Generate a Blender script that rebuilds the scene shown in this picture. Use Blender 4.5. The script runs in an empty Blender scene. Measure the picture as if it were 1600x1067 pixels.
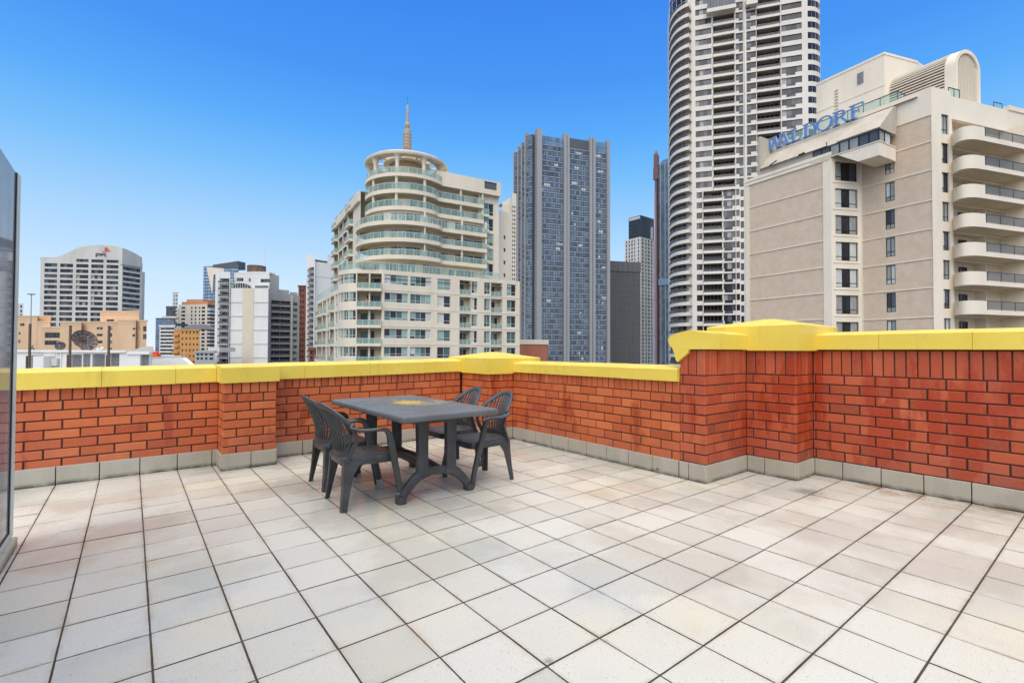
import bpy, bmesh, math, random
from math import radians, sin, cos, pi, sqrt, atan2
from mathutils import Vector, Matrix
R = random.Random(7)
C = bpy.context.scene.collection
scn = bpy.context.scene

# ------------------------------------------------------------------ camera
FOC = 758.6            # focal length in photo pixels (photo 1600 x 1067)
EYE = Vector((0, 0, 1.237))
YAW, PITCH, ROLL = 0.66463, 0.018636, 0.003338
_fw = Vector((0, cos(PITCH), sin(PITCH))); _rt = Vector((1, 0, 0)); _up = _rt.cross(_fw)
_rt, _up = cos(ROLL)*_rt + sin(ROLL)*_up, -sin(ROLL)*_rt + cos(ROLL)*_up
_M = Matrix(((cos(YAW), sin(YAW), 0), (-sin(YAW), cos(YAW), 0), (0, 0, 1)))
RT, UP, FW = _M @ _rt, _M @ _up, _M @ _fw
FH = Vector((FW.x, FW.y, 0)).normalized()          # horizontal viewing direction
RH = Vector((FH.y, -FH.x, 0))                      # horizontal right
cam = bpy.data.cameras.new('camera'); co = bpy.data.objects.new('camera', cam); C.objects.link(co)
cam.sensor_width = 36; cam.lens = FOC/1600*36; cam.clip_start = 0.05; cam.clip_end = 12000
co.matrix_world = Matrix.Translation(EYE) @ Matrix((RT, UP, -FW)).transposed().to_4x4()
scn.camera = co

# ------------------------------------------------------------------ sky, sun, exposure
SUN_EL, SUN_AZ = radians(38), radians(228)         # azimuth: direction the light comes from, clockwise from +Y
w = bpy.data.worlds.new('World'); scn.world = w; w.use_nodes = True
nt = w.node_tree; nt.nodes.clear()
sky = nt.nodes.new('ShaderNodeTexSky'); sky.sky_type = 'NISHITA'; sky.sun_disc = False
sky.sun_elevation = SUN_EL; sky.sun_rotation = SUN_AZ
sky.altitude = 0; sky.air_density = 1.0; sky.dust_density = 0.0; sky.ozone_density = 2.0
tc = nt.nodes.new('ShaderNodeTexCoord'); sp = nt.nodes.new('ShaderNodeSeparateXYZ'); nt.links.new(tc.outputs['Generated'], sp.inputs[0])
# clear blue low sky, deepening with height, over the Nishita sky
rp = nt.nodes.new('ShaderNodeValToRGB'); nt.links.new(sp.outputs[2], rp.inputs[0])
def _l(c): return tuple((x/255/12.92 if x <= 10 else ((x/255+.055)/1.055)**2.4) for x in c) + (1,)
_st = [(0.0, (224, 239, 255)), (.12, (204, 231, 255)), (.22, (170, 215, 255)), (.32, (122, 194, 255)), (.40, (86, 173, 255)), (.48, (68, 153, 250)), (.58, (58, 139, 246)), (.75, (45, 128, 236))]
while len(rp.color_ramp.elements) < len(_st): rp.color_ramp.elements.new(.5)
for _e, (_p, _c) in zip(rp.color_ramp.elements, _st): _e.position = _p; _e.color = _l(_c)
EXPO = 0.9; SKY_STRENGTH = 0.13
gain = nt.nodes.new('ShaderNodeVectorMath'); gain.operation = 'SCALE'; gain.inputs['Scale'].default_value = 0.97/(SKY_STRENGTH*2**EXPO)
nt.links.new(rp.outputs[0], gain.inputs[0])
mn = nt.nodes.new('ShaderNodeMix'); mn.data_type = 'RGBA'; mn.inputs[0].default_value = 0.06
nt.links.new(gain.outputs[0], mn.inputs[6]); nt.links.new(sky.outputs[0], mn.inputs[7])
# thin bright overcast overhead (above what the photograph frames) that gives the soft neutral light
mr = nt.nodes.new('ShaderNodeMapRange'); mr.interpolation_type = 'SMOOTHSTEP'
mr.inputs[1].default_value = 0.62; mr.inputs[2].default_value = 0.86; nt.links.new(sp.outputs[2], mr.inputs[0])
mx = nt.nodes.new('ShaderNodeMix'); mx.data_type = 'RGBA'; mx.inputs[7].default_value = (11.6, 11.0, 9.8, 1)
bg = nt.nodes.new('ShaderNodeBackground'); bg.inputs['Strength'].default_value = SKY_STRENGTH
ow = nt.nodes.new('ShaderNodeOutputWorld')
nt.links.new(mr.outputs[0], mx.inputs[0]); nt.links.new(mn.outputs[2], mx.inputs[6])
nt.links.new(mx.outputs[2], bg.inputs[0]); nt.links.new(bg.outputs[0], ow.inputs[0])
sl = bpy.data.lights.new('sun', 'SUN'); sl.energy = 1.3; sl.angle = radians(55); sl.color = (1.0, 0.92, 0.78)
so = bpy.data.objects.new('sun', sl); C.objects.link(so)
sd = Vector((sin(SUN_AZ)*cos(SUN_EL), cos(SUN_AZ)*cos(SUN_EL), sin(SUN_EL)))
so.rotation_euler = sd.to_track_quat('Z', 'Y').to_euler(); so.location = (0, 0, 60)
scn.view_settings.view_transform = 'Standard'; scn.view_settings.look = 'None'
scn.view_settings.exposure = EXPO; scn.view_settings.gamma = 1.0
scn.cycles.max_bounces = 8; scn.cycles.transparent_max_bounces = 12

# ------------------------------------------------------------------ materials
def lin(r, g, b):
    f = lambda c: (c/255/12.92 if c <= 10 else ((c/255+.055)/1.055)**2.4)
    return (f(r), f(g), f(b), 1)
class NT:
    def __init__(s, name):
        s.m = bpy.data.materials.new(name); s.m.use_nodes = True; s.t = s.m.node_tree
        s.b = s.t.nodes['Principled BSDF']; s.tc = None
    def n(s, typ, **kw):
        o = s.t.nodes.new(typ)
        for k, v in kw.items():
            if k in ('operation', 'blend_type', 'data_type', 'noise_dimensions', 'feature', 'musgrave_type', 'clamp', 'use_clamp', 'color_mode'): setattr(o, k, v)
            else: o.inputs[k].default_value = v
        return o
    def l(s, a, b): s.t.links.new(a, b)
    def coord(s, kind='Object'):
        if s.tc is None: s.tc = s.t.nodes.new('ShaderNodeTexCoord')
        return s.tc.outputs[kind]
    def noise(s, scale, detail=4, rough=.6, vec=None, stretch=None):
        o = s.t.nodes.new('ShaderNodeTexNoise'); o.inputs['Scale'].default_value = scale
        o.inputs['Detail'].default_value = detail; o.inputs['Roughness'].default_value = rough
        v = vec or s.coord()
        if stretch:
            mp = s.t.nodes.new('ShaderNodeMapping'); mp.inputs['Scale'].default_value = stretch
            s.l(v, mp.inputs[0]); v = mp.outputs[0]
        s.l(v, o.inputs['Vector']); return o.outputs['Fac']
    def ramp(s, fac, stops):
        o = s.t.nodes.new('ShaderNodeValToRGB'); e = o.color_ramp.elements
        while len(e) < len(stops): e.new(.5)
        for k, (p, c) in enumerate(stops):
            e[k].position = p; e[k].color = c if len(c) == 4 else (*c, 1)
        s.l(fac, o.inputs[0]); return o.outputs[0]
    def rng(s, fac, a, b, lo, hi):
        o = s.t.nodes.new('ShaderNodeMapRange'); o.inputs[1].default_value = a; o.inputs[2].default_value = b
        o.inputs[3].default_value = lo; o.inputs[4].default_value = hi
        s.l(fac, o.inputs[0]); return o.outputs[0]
    def mix(s, fac, a, b, mode='MIX'):
        o = s.t.nodes.new('ShaderNodeMix'); o.data_type = 'RGBA'; o.blend_type = mode
        for src, idx in ((fac, 0), (a, 6), (b, 7)):
            if hasattr(src, 'is_linked'): s.l(src, o.inputs[idx])
            else: o.inputs[idx].default_value = src
        return o.outputs[2]
    def math(s, op, a, b=0.0, c=None):
        o = s.t.nodes.new('ShaderNodeMath'); o.operation = op
        for src, idx in ((a, 0), (b, 1), (c, 2)):
            if src is None: continue
            if hasattr(src, 'is_linked'): s.l(src, o.inputs[idx])
            else: o.inputs[idx].default_value = src
        return o.outputs[0]
    def island(s):
        o = s.t.nodes.new('ShaderNodeNewGeometry'); return o.outputs['Random Per Island']
    def bump(s, h, strength=.3, dist=.01):
        o = s.t.nodes.new('ShaderNodeBump'); o.inputs['Strength'].default_value = strength; o.inputs['Distance'].default_value = dist
        s.l(h, o.inputs['Height']); s.l(o.outputs[0], s.b.inputs['Normal'])
    def base(s, c):
        if hasattr(c, 'is_linked'): s.l(c, s.b.inputs['Base Color'])
        else: s.b.inputs['Base Color'].default_value = c
    def rough(s, r):
        if hasattr(r, 'is_linked'): s.l(r, s.b.inputs['Roughness'])
        else: s.b.inputs['Roughness'].default_value = r
def plain(name, col, rough=.6, var=.12, scale=.4, bump=0, metal=0, spec=.5, stretch=None):
    """painted / rendered surface with soft mottling and streaks"""
    m = NT(name); c = lin(*col) if max(col) > 1.5 else (*col, 1)
    nz = m.noise(scale, 6, .65, stretch=stretch or (1, 1, .35))
    d = tuple(x*(1-var*1.6) for x in c[:3]) + (1,); h = tuple(min(1, x*(1+var)) for x in c[:3]) + (1,)
    m.base(m.ramp(nz, [(.3, d), (.55, c), (.75, h)]))
    m.rough(rough); m.b.inputs['Metallic'].default_value = metal; m.b.inputs['Specular IOR Level'].default_value = spec
    if bump: m.bump(m.noise(bump[0], 4, .6), bump[1], bump[2])
    return m.m

# ------------------------------------------------------------------ mesh helpers
class Fr:
    """a facade frame: origin, ex along the face (to the right), ey into the building, z up"""
    def __init__(s, o, ang): s.o = Vector(o); s.a = ang; s.ex = Vector((cos(ang), sin(ang), 0)); s.ey = Vector((-sin(ang), cos(ang), 0))
    def p(s, x, y, z): return Vector((s.o.x+s.ex.x*x+s.ey.x*y, s.o.y+s.ex.y*x+s.ey.y*y, s.o.z+z))
    def sub(s, x, y, z=0, da=0): return Fr(s.p(x, y, z), s.a+da)
    def hit(s, px, py):
        d = FW*FOC + RT*(px-800) + UP*(533.5-py)
        t = (s.o-EYE).dot(s.ey)/d.dot(s.ey); q = EYE + d*t - s.o
        return q.dot(s.ex), q.z
W0 = Fr((0, 0, 0), 0)
class MB:
    def __init__(s): s.v = []; s.f = []; s.m = []
    def face(s, pts, m=0):
        k = len(s.v); s.v += [tuple(p) for p in pts]; s.f.append(tuple(range(k, k+len(pts)))); s.m.append(m)
    def box(s, F, x0, x1, y0, y1, z0, z1, m=0, caps=True):
        if x1 < x0: x0, x1 = x1, x0
        if y1 < y0: y0, y1 = y1, y0
        if z1 < z0: z0, z1 = z1, z0
        k = len(s.v)
        s.v += [tuple(F.p(x, y, z)) for z in (z0, z1) for (x, y) in ((x0, y0), (x1, y0), (x1, y1), (x0, y1))]
        fs = [(0, 1, 5, 4), (1, 2, 6, 5), (2, 3, 7, 6), (3, 0, 4, 7)]
        if caps: fs += [(3, 2, 1, 0), (4, 5, 6, 7)]
        for q in fs: s.f.append(tuple(k+i for i in q)); s.m.append(m)
    def cbox(s, F, x0, x1, y0, y1, z0, z1, c=.004, m=0, back=False):
        """box whose front (-y) edges are chamfered, for bricks and tiles"""
        k = len(s.v)
        P = [(x0+c, y0, z0+c), (x1-c, y0, z0+c), (x1-c, y0, z1-c), (x0+c, y0, z1-c), (x0, y0+c, z0), (x1, y0+c, z0), (x1, y0+c, z1), (x0, y0+c, z1), (x0, y1, z0), (x1, y1, z0), (x1, y1, z1), (x0, y1, z1)]
        s.v += [tuple(F.p(*q)) for q in P]
        fs = [(0, 1, 2, 3), (4, 5, 1, 0), (5, 6, 2, 1), (6, 7, 3, 2), (7, 4, 0, 3), (8, 9, 5, 4), (9, 10, 6, 5), (10, 11, 7, 6), (11, 8, 4, 7)]
        for q in fs: s.f.append(tuple(k+i for i in q)); s.m.append(m)
    def prism(s, pts, z0, z1, m=0, mt=None):
        """pts: world (x, y) list counter-clockwise"""
        n = len(pts); k = len(s.v)
        s.v += [(p[0], p[1], z0) for p in pts] + [(p[0], p[1], z1) for p in pts]
        for i in range(n):
            j = (i+1) % n; s.f.append((k+i, k+j, k+n+j, k+n+i)); s.m.append(m)
        s.f.append(tuple(k+n+i for i in range(n))); s.m.append(m if mt is None else mt)
        s.f.append(tuple(k+i for i in reversed(range(n)))); s.m.append(m)
    def poly(s, F, pts, y0, y1, m=0):
        """pts: (x, z) outline in the facade plane, extruded from y0 to y1"""
        n = len(pts); k = len(s.v)
        s.v += [tuple(F.p(x, y0, z)) for x, z in pts] + [tuple(F.p(x, y1, z)) for x, z in pts]
        for i in range(n):
            j = (i+1) % n; s.f.append((k+j, k+i, k+n+i, k+n+j)); s.m.append(m)
        s.f.append(tuple(k+i for i in range(n))); s.m.append(m)
        s.f.append(tuple(k+n+i for i in reversed(range(n)))); s.m.append(m)
    def rings(s, rings, m=0, cap0=True, cap1=True, closed=True):
        k = len(s.v); n = len(rings[0])
        for r in rings: s.v += [tuple(p) for p in r]
        for a in range(len(rings)-1):
            for i in range(n if closed else n-1):
                j = (i+1) % n
                s.f.append((k+a*n+i, k+a*n+j, k+(a+1)*n+j, k+(a+1)*n+i)); s.m.append(m)
        if cap0: s.f.append(tuple(k+i for i in reversed(range(n)))); s.m.append(m)
        if cap1: s.f.append(tuple(k+(len(rings)-1)*n+i for i in range(n))); s.m.append(m)
    def tube(s, path, r, n=6, m=0):
        rs = r if isinstance(r, (list, tuple)) else [r]*len(path)
        s.sweep(path, [(q, q) for q in rs], n=n, m=m)
    def sweep(s, path, sec, up=Vector((0, 0, 1)), n=8, m=0, sq=1.0):
        """path points with (half-width, half-thickness) per point; sq<1 squares the section off"""
        path = [Vector(p) for p in path]; rings = []
        for i, p in enumerate(path):
            t = (path[min(i+1, len(path)-1)]-path[max(i-1, 0)]).normalized()
            u = up if abs(t.dot(up)) < .98 else Vector((0, 1, 0))
            sx = t.cross(u).normalized(); sy = sx.cross(t).normalized()
            ring = []
            for q in range(n):
                a = 2*pi*(q+.5)/n; ca, sa = cos(a), sin(a)
                ca = math.copysign(abs(ca)**sq, ca); sa = math.copysign(abs(sa)**sq, sa)
                ring.append(p + sx*(ca*sec[i][0]) + sy*(sa*sec[i][1]))
            rings.append(ring)
        s.rings(rings, m)
    def lathe(s, c, prof, n=24, m=0):
        rr = [[(c[0]+r*cos(2*pi*i/n), c[1]+r*sin(2*pi*i/n), c[2]+z) for i in range(n)] for r, z in prof]
        s.rings(rr, m)
    def add(s, o, M):
        k = len(s.v); s.v += [tuple(M @ Vector(p)) for p in o.v]
        s.f += [tuple(k+i for i in q) for q in o.f]; s.m += o.m
    def mesh(s, name, mats, off=(0, 0, 0), smooth=0):
        me = bpy.data.meshes.new(name)
        me.from_pydata([(p[0]-off[0], p[1]-off[1], p[2]-off[2]) for p in s.v], [], s.f)
        for mt in (mats if isinstance(mats, (list, tuple)) else [mats]): me.materials.append(mt)
        if len(me.materials) > 1: me.polygons.foreach_set('material_index', s.m)
        if smooth:
            me.polygons.foreach_set('use_smooth', [True]*len(me.polygons))
            me.set_sharp_from_angle(angle=radians(smooth))
        me.update(); return me
    def build(s, name, mats, parent=None, smooth=0, loc=None):
        off = wloc(parent) if parent is not None else Vector(loc or (0, 0, 0))
        o = bpy.data.objects.new(name, s.mesh(name, mats, off, smooth)); C.objects.link(o)
        if parent is not None: o.parent = parent
        elif loc: o.location = loc
        return o
def wloc(o):
    v = Vector((0, 0, 0))
    while o is not None: v = v + Vector(o.location); o = o.parent
    return v
def tag(o, label, cat, group=None, kind=None):
    if label: o['label'] = label
    if cat: o['category'] = cat
    if group: o['group'] = group
    if kind: o['kind'] = kind
    return o
def thing(name, label, cat, loc=(0, 0, 0), group=None, rz=0):
    o = bpy.data.objects.new(name, None); C.objects.link(o); o.location = loc; o.rotation_euler = (0, 0, rz)
    o.empty_display_size = .2
    return tag(o, label, cat, group)
def struct(o): o['kind'] = 'structure'; return o
def stuff(o): o['kind'] = 'stuff'; return o
def copy_tree(o, parent=None):
    c = o.copy(); C.objects.link(c)
    if parent is not None: c.parent = parent
    for ch in list(o.children): copy_tree(ch, c)
    return c
def spline(pts, n=6):
    """Catmull-Rom through 3-D points"""
    P = [Vector(p) for p in pts]; P = [P[0]*2-P[1]] + P + [P[-1]*2-P[-2]]; out = []
    for i in range(1, len(P)-2):
        for k in range(n):
            t = k/n; a, b, c, d = P[i-1:i+3]
            out.append(.5*((2*b)+(c-a)*t+(2*a-5*b+4*c-d)*t*t+(3*b-a-3*c+d)*t**3))
    out.append(P[-2]); return out

# ================================================================== TERRACE
T = 0.305; GX, GY = 0.387, 2.9576               # tile pitch, a grout crossing
m = NT('floor_tile')
isl = m.island(); big = m.noise(.55, 5, .62); mid = m.noise(2.6, 5, .7); fine = m.noise(170, 2, .5); dots = m.noise(75, 2, .6)
c0 = m.ramp(isl, [(0, lin(184, 183, 175)), (.4, lin(196, 195, 187)), (.8, lin(201, 200, 193)), (1, lin(192, 190, 184))])
c1 = m.mix(m.rng(big, .50, .66, 0, .55), c0, lin(208, 199, 174))
c2 = m.mix(m.rng(mid, .55, .72, 0, .45), c1, lin(194, 186, 170))
c2 = m.mix(m.rng(m.noise(1.3, 4, .6, stretch=(1, .6, 1)), .60, .74, 0, .35), c2, lin(184, 178, 168))
c3 = m.mix(m.rng(fine, .42, .62, .0, .30), c2, lin(156, 153, 146))
c4 = m.mix(m.rng(dots, .665, .71, 0, .6), c3, lin(105, 100, 94))
# rusty water marks along the foot of the right-hand wall
sx = m.t.nodes.new('ShaderNodeSeparateXYZ'); m.l(m.coord(), sx.inputs[0])
edge = m.rng(sx.outputs[0], 4.95, 5.38, 0, 1)
rust = m.math('MULTIPLY', m.math('MULTIPLY', edge, m.math('MULTIPLY', m.rng(sx.outputs[1], 1.9, 1.4, 0, 1), m.rng(sx.outputs[1], .3, .8, .25, 1))), m.rng(m.noise(5, 4, .65), .46, .58, 0, .8))
c5 = m.mix(rust, c4, lin(160, 118, 66))
def spot(cx, cy, r, lo, hi, sc):
    mp = m.t.nodes.new('ShaderNodeMapping'); mp.inputs['Location'].default_value = (-cx/r, -cy/r, 0); mp.inputs['Scale'].default_value = (1/r, 1/r, 0)
    m.l(m.coord(), mp.inputs[0]); vl = m.t.nodes.new('ShaderNodeVectorMath'); vl.operation = 'LENGTH'; m.l(mp.outputs[0], vl.inputs[0])
    return m.rng(m.math('SUBTRACT', m.math('MULTIPLY', m.noise(sc, 5, .75), 2.0), vl.outputs['Value']), lo, hi, 0, 1)
c5 = m.mix(m.math('MULTIPLY', spot(4.72, 1.80, .24, .45, .8, 30), .6), c5, lin(70, 66, 58))
c5 = m.mix(m.math('MULTIPLY', spot(1.33, 1.45, .05, .5, .75, 110), .5), c5, lin(60, 56, 50))
# rusty bleed along the joints near the left wall, dirt hugging every joint
fu = m.math('PINGPONG', m.math('DIVIDE', m.math('SUBTRACT', sx.outputs[0], GX), T), .5); fv = m.math('PINGPONG', m.math('DIVIDE', m.math('SUBTRACT', sx.outputs[1], GY), T), .5)
near = m.math('MINIMUM', fu, fv)
dirt_or_reflection = m.math('MULTIPLY', m.rng(near, .012, .075, 1, 0), m.rng(m.noise(4.5, 5, .75), .42, .66, 0, .55))
c5 = m.mix(dirt_or_reflection, c5, lin(140, 128, 108))
red = m.math('MULTIPLY', m.math('MULTIPLY', m.rng(fu, .015, .16, 1, 0), m.rng(sx.outputs[0], 2.2, 1.2, 0, 1)), m.rng(m.noise(1.6, 4, .6), .5, .68, 0, .28))
c5 = m.mix(red, c5, lin(176, 138, 108))
wet = m.noise(.9, 4, .55)
damp = m.rng(wet, .50, .56, 0, 1)
c5 = m.mix(m.math('MULTIPLY', damp, .16), c5, lin(120, 114, 104))
m.base(c5)
m.rough(m.rng(wet, .44, .56, .40, .10)); m.b.inputs['Specular IOR Level'].default_value = .5
m.bump(m.math('ADD', fine, m.math('MULTIPLY', m.noise(14, 3), .6)), .10, .004)
M_tile = m.m
M_grout = plain('floor_grout', (74, 63, 54), .9, .3, 6)
m = NT('skirting_tile')
isl = m.island()
cc = m.mix(m.rng(m.noise(3, 5, .7, stretch=(1, 1, .5)), .35, .7, 0, 1), lin(158, 152, 138), lin(178, 173, 160))
cc = m.mix(m.math('MULTIPLY', isl, .35), cc, lin(160, 150, 132))
sz = m.t.nodes.new('ShaderNodeSeparateXYZ'); m.l(m.coord(), sz.inputs[0])
grime = m.math('MULTIPLY', m.rng(sz.outputs[2], .004, .045, 1, 0), m.rng(m.noise(7, 5, .75), .32, .56, 0, 1))
m.base(m.mix(grime, cc, lin(58, 52, 44))); m.rough(.45); m.bump(m.noise(60, 3), .08, .003)
M_skirt = m.m
m = NT('wall_brick')
isl = m.island(); n1 = m.noise(1.7, 5, .65); n2 = m.noise(34, 4, .7); n3 = m.noise(4.5, 4, .6, stretch=(1, 1, .28))
b0 = m.ramp(isl, [(0, lin(164, 74, 34)), (.15, lin(188, 92, 42)), (.4, lin(198, 104, 54)), (.6, lin(180, 84, 40)), (.85, lin(202, 110, 60)), (1, lin(186, 92, 48))])
b1 = m.mix(m.rng(n1, .45, .7, 0, .5), b0, lin(158, 70, 46))
b2 = m.mix(m.rng(n3, .58, .66, 0, .65), b1, lin(140, 48, 22))
b3 = m.mix(m.rng(n2, .5, .8, 0, .3), b2, lin(205, 122, 88))
sz = m.t.nodes.new('ShaderNodeSeparateXYZ'); m.l(m.coord(), sz.inputs[0])
ef = m.math('MULTIPLY', m.rng(sz.outputs[2], .17, .42, .55, 0), m.rng(m.noise(6, 4, .7), .35, .65, 0, 1))
b4 = m.mix(ef, b3, lin(150, 92, 74))
m.base(b4); m.rough(m.rng(n3, .5, .66, .62, .36)); m.bump(m.math('ADD', n2, m.math('MULTIPLY', m.noise(120, 2), .5)), .22, .004)
M_brick = m.m
m = NT('tall_wall_brick')            # a darker, redder batch of bricks
isl = m.island(); n1 = m.noise(1.7, 5, .65); n2 = m.noise(34, 4, .7); n3 = m.noise(3.6, 4, .6, stretch=(1, 1, .3))
b0 = m.ramp(isl, [(0, lin(138, 64, 38)), (.2, lin(166, 76, 42)), (.45, lin(184, 86, 48)), (.7, lin(166, 70, 38)), (1, lin(190, 98, 62))])
b1 = m.mix(m.rng(n1, .45, .7, 0, .5), b0, lin(146, 58, 42))
b2 = m.mix(m.rng(n3, .53, .58, 0, .75), b1, lin(156, 50, 18))
b3 = m.mix(m.rng(n2, .5, .8, 0, .28), b2, lin(190, 106, 80))
sz = m.t.nodes.new('ShaderNodeSeparateXYZ'); m.l(m.coord(), sz.inputs[0])
ef = m.math('MULTIPLY', m.rng(sz.outputs[2], .17, .42, .5, 0), m.rng(m.noise(6, 4, .7), .35, .65, 0, 1))
m.base(m.mix(ef, b3, lin(140, 88, 72))); m.rough(m.rng(n3, .5, .64, .6, .33)); m.bump(m.math('ADD', n2, m.math('MULTIPLY', m.noise(120, 2), .5)), .22, .004)
M_brick2 = m.m
m = NT('mortar')
mm = m.ramp(m.noise(16, 5, .75), [(.3, lin(50, 34, 28)), (.62, lin(74, 52, 42)), (.72, lin(128, 108, 92))])
m.base(mm); m.rough(.95); m.bump(m.noise(90, 3), .5, .004); M_mortar = m.m
m = NT('yellow_paint')
y0 = m.ramp(m.noise(1.1, 5, .6), [(.3, lin(218, 189, 72)), (.6, lin(228, 201, 84)), (.8, lin(233, 208, 100))])
y1 = m.mix(m.rng(m.noise(5, 6, .78, stretch=(1, 1, .3)), .55, .75, 0, .5), y0, lin(176, 152, 74))
y2 = m.mix(m.rng(m.noise(46, 3, .6), .69, .74, 0, .55), y1, lin(150, 128, 66))
m.base(y2); m.rough(.45); m.bump(m.noise(26, 4, .6), .10, .004); M_yellow = m.m

# floor: bevelled tiles over a grout bed
mb = MB(); mb.face([(-4, -4, -.004), (6.2, -4, -.004), (6.2, 6.6, -.004), (-4, 6.6, -.004)])
mb.box(W0, -4, 6.2, -4, 6.6, -.4, -.02)
fl = struct(mb.build('terrace_bed', M_grout))
mb = MB(); up = Fr((0, 0, 0), 0)
for i in range(-14, 18):
    for j in range(-23, 12):
        x0 = GX+i*T; y0 = GY+j*T; gx = .0034+R.uniform(-.0006, .0008); gy = .0040
        if x0 > 5.40 or y0 > 6.10: continue
        if x0 > 4.20 and y0 > 2.45: continue
        x1 = x0+T; y1 = y0+T
        tx, ty, dz = R.uniform(-1, 1)*.0011, R.uniform(-1, 1)*.0011, R.uniform(-.0007, .0004)
        k = len(mb.v); c = .0012
        xa, xb, ya, yb = x0+gx, x1-gx, y0+gy, y1-gy
        zf = lambda x, y: dz + tx*(x-x0)/T + ty*(y-y0)/T
        mb.v += [(x, y, -.012) for x, y in ((xa, ya), (xb, ya), (xb, yb), (xa, yb))]
        mb.v += [(x, y, zf(x, y)-c) for x, y in ((xa, ya), (xb, ya), (xb, yb), (xa, yb))]
        mb.v += [(x, y, zf(x, y)) for x, y in ((xa+c, ya+c), (xb-c, ya+c), (xb-c, yb-c), (xa+c, yb-c))]
        for a in (0, 4):
            for q in range(4): mb.f.append((k+a+q, k+a+(q+1) % 4, k+a+4+(q+1) % 4, k+a+4+q)); mb.m.append(0 if a else 1)
        mb.f.append((k+8, k+9, k+10, k+11)); mb.m.append(0)
struct(mb.build('terrace_floor', [M_tile, M_grout]))

BL, BH, JT = .25, .0945, .0105                   # brick pitch, course pitch, joint
def bricks(mb, F, Wd, z0, rows, top=None, phase=0.0, first=None, pw=.083, BH=.093):
    """running bond on one face; top = height of a course of upright bricks"""
    for r in range(rows):
        za, zb = z0+r*BH+JT*.5, z0+(r+1)*BH-JT*.5
        x = -BL + phase + (BL/2 if r % 2 else 0)
        while x < Wd:
            a, b = max(0, x+JT*.5), min(Wd, x+BL-JT*.5)
            if b-a > .006:
                j = R.uniform(-.0022, .0022)
                mb.cbox(F, a+R.uniform(0, .002), b-R.uniform(0, .002), j, .05, za+R.uniform(-.001, .0015), zb+R.uniform(-.0015, .001), .004)
            x += BL
    if top:
        z1 = z0+rows*BH; n = max(1, round(Wd/pw)); s = Wd/n
        for k in range(n):
            j = R.uniform(-.003, .003)
            mb.cbox(F, k*s+JT*.45, (k+1)*s-JT*.45, j, .05, z1+JT*.5, z1+top-.002, .004)
def skirt(mb, F, Wd, x0=0.0, h=.166, off=.016, phase=0.0):
    x = x0 + phase - T
    while x < Wd:
        a, b = max(x0, x+.0035), min(Wd, x+T-.0035)
        if b-a > .012: mb.cbox(F, a, b, -off, .012, .004, h+R.uniform(-.0015, .0015), .003)
        x += T
S90 = pi/2
def coping(mb, pts_front, Fr_, x0, x1, y0, y1, zb0, zb1, hf, rise=.03, seg=None):
    """moulded coping along the local x: sloping weathered top; underside zb0 -> zb1"""
    xs = [x0] + ([s for s in (seg or []) if x0 < s < x1]) + [x1]
    for a, b in zip(xs[:-1], xs[1:]):
        rr = []
        a2 = a + (.0012 if a != x0 else 0); b2 = b - (.0012 if b != x1 else 0)
        jz = R.uniform(-.0014, .0014); jy = R.uniform(-.002, .002)
        for x in (a2, b2):
            zb = zb0 + (zb1-zb0)*(x-x0)/(x1-x0) + jz; ym = (y0+y1)/2; c = .008
            prof = [(y0+jy, zb), (y0+jy, zb+hf-c), (y0+jy+c, zb+hf), (ym, zb+hf+rise), (y1-c, zb+hf), (y1, zb+hf-c), (y1, zb)]
            rr.append([Fr_.p(x, y, z) for y, z in prof])
        mb.rings([list(reversed(r)) for r in rr])
def pier_cap(mb, x0, x1, y0, y1, zb, zt, apex):
    k = .006
    def ring(x0, x1, y0, y1, z): return [(x0, y0, z), (x1, y0, z), (x1, y1, z), (x0, y1, z)]
    cx, cy = (x0+x1)/2, (y0+y1)/2
    mb.rings([ring(x0, x1, y0, y1, zb), ring(x0, x1, y0, y1, zt-k), ring(x0+k, x1-k, y0+k, y1-k, zt), ring(cx-.05, cx+.05, cy-.05, cy+.05, apex)])

# ---- left parapet with its shallow pier (faces -Y)
YB = 6.075; LX0, LX1 = -3.6, 3.80
def shear(mb): mb.v = [(x, y, z+.0128*x*min(1, max(0, (z-.166)/.71))) for x, y, z in mb.v]   # courses follow the fall of the coping
def zc(x): return .8815 + .0128*x               # underside of the coping along this wall
lw = thing('parapet_wall', 'low orange brick parapet with yellow coping and shallow pier, left of the table', 'wall', (0.9, YB, 0))
mb = MB(); PX0, PX1, PY = .745, 1.245, 5.735
bricks(mb, Fr((LX0, YB, 0), 0), PX0-LX0, .150, 7, .115, .11, BH=.0885)
bricks(mb, Fr((PX1, YB, 0), 0), LX1-PX1, .150, 7, .115, .06, BH=.0885); shear(mb)
bo = mb.build('brickwork', M_brick, lw)
mo = MB(); mo.box(W0, LX0, LX1, YB+.009, YB+.30, -.2, .955); mo.build('mortar', M_mortar, bo)
mb = MB(); skirt(mb, Fr((LX0, YB, 0), 0), PX0-LX0, phase=(GX-LX0) % T); skirt(mb, Fr((PX1, YB, 0), 0), LX1-PX1, phase=(GX-PX1) % T); mb.build('skirting', M_skirt, lw)
mb = MB()
coping(mb, None, Fr((0, YB, 0), 0), LX0, PX0-.028, -.035, .36, zc(LX0), zc(PX0), .158, .028, seg=[-2.4, -1.2, -.22, .36])
coping(mb, None, Fr((0, YB, 0), 0), PX1+.028, LX1-.006, -.035, .36, zc(PX1), zc(LX1), .158, .028, seg=[1.62, 2.42, 3.2])
cp = mb.build('coping', M_yellow, lw)
mb = MB()
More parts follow.
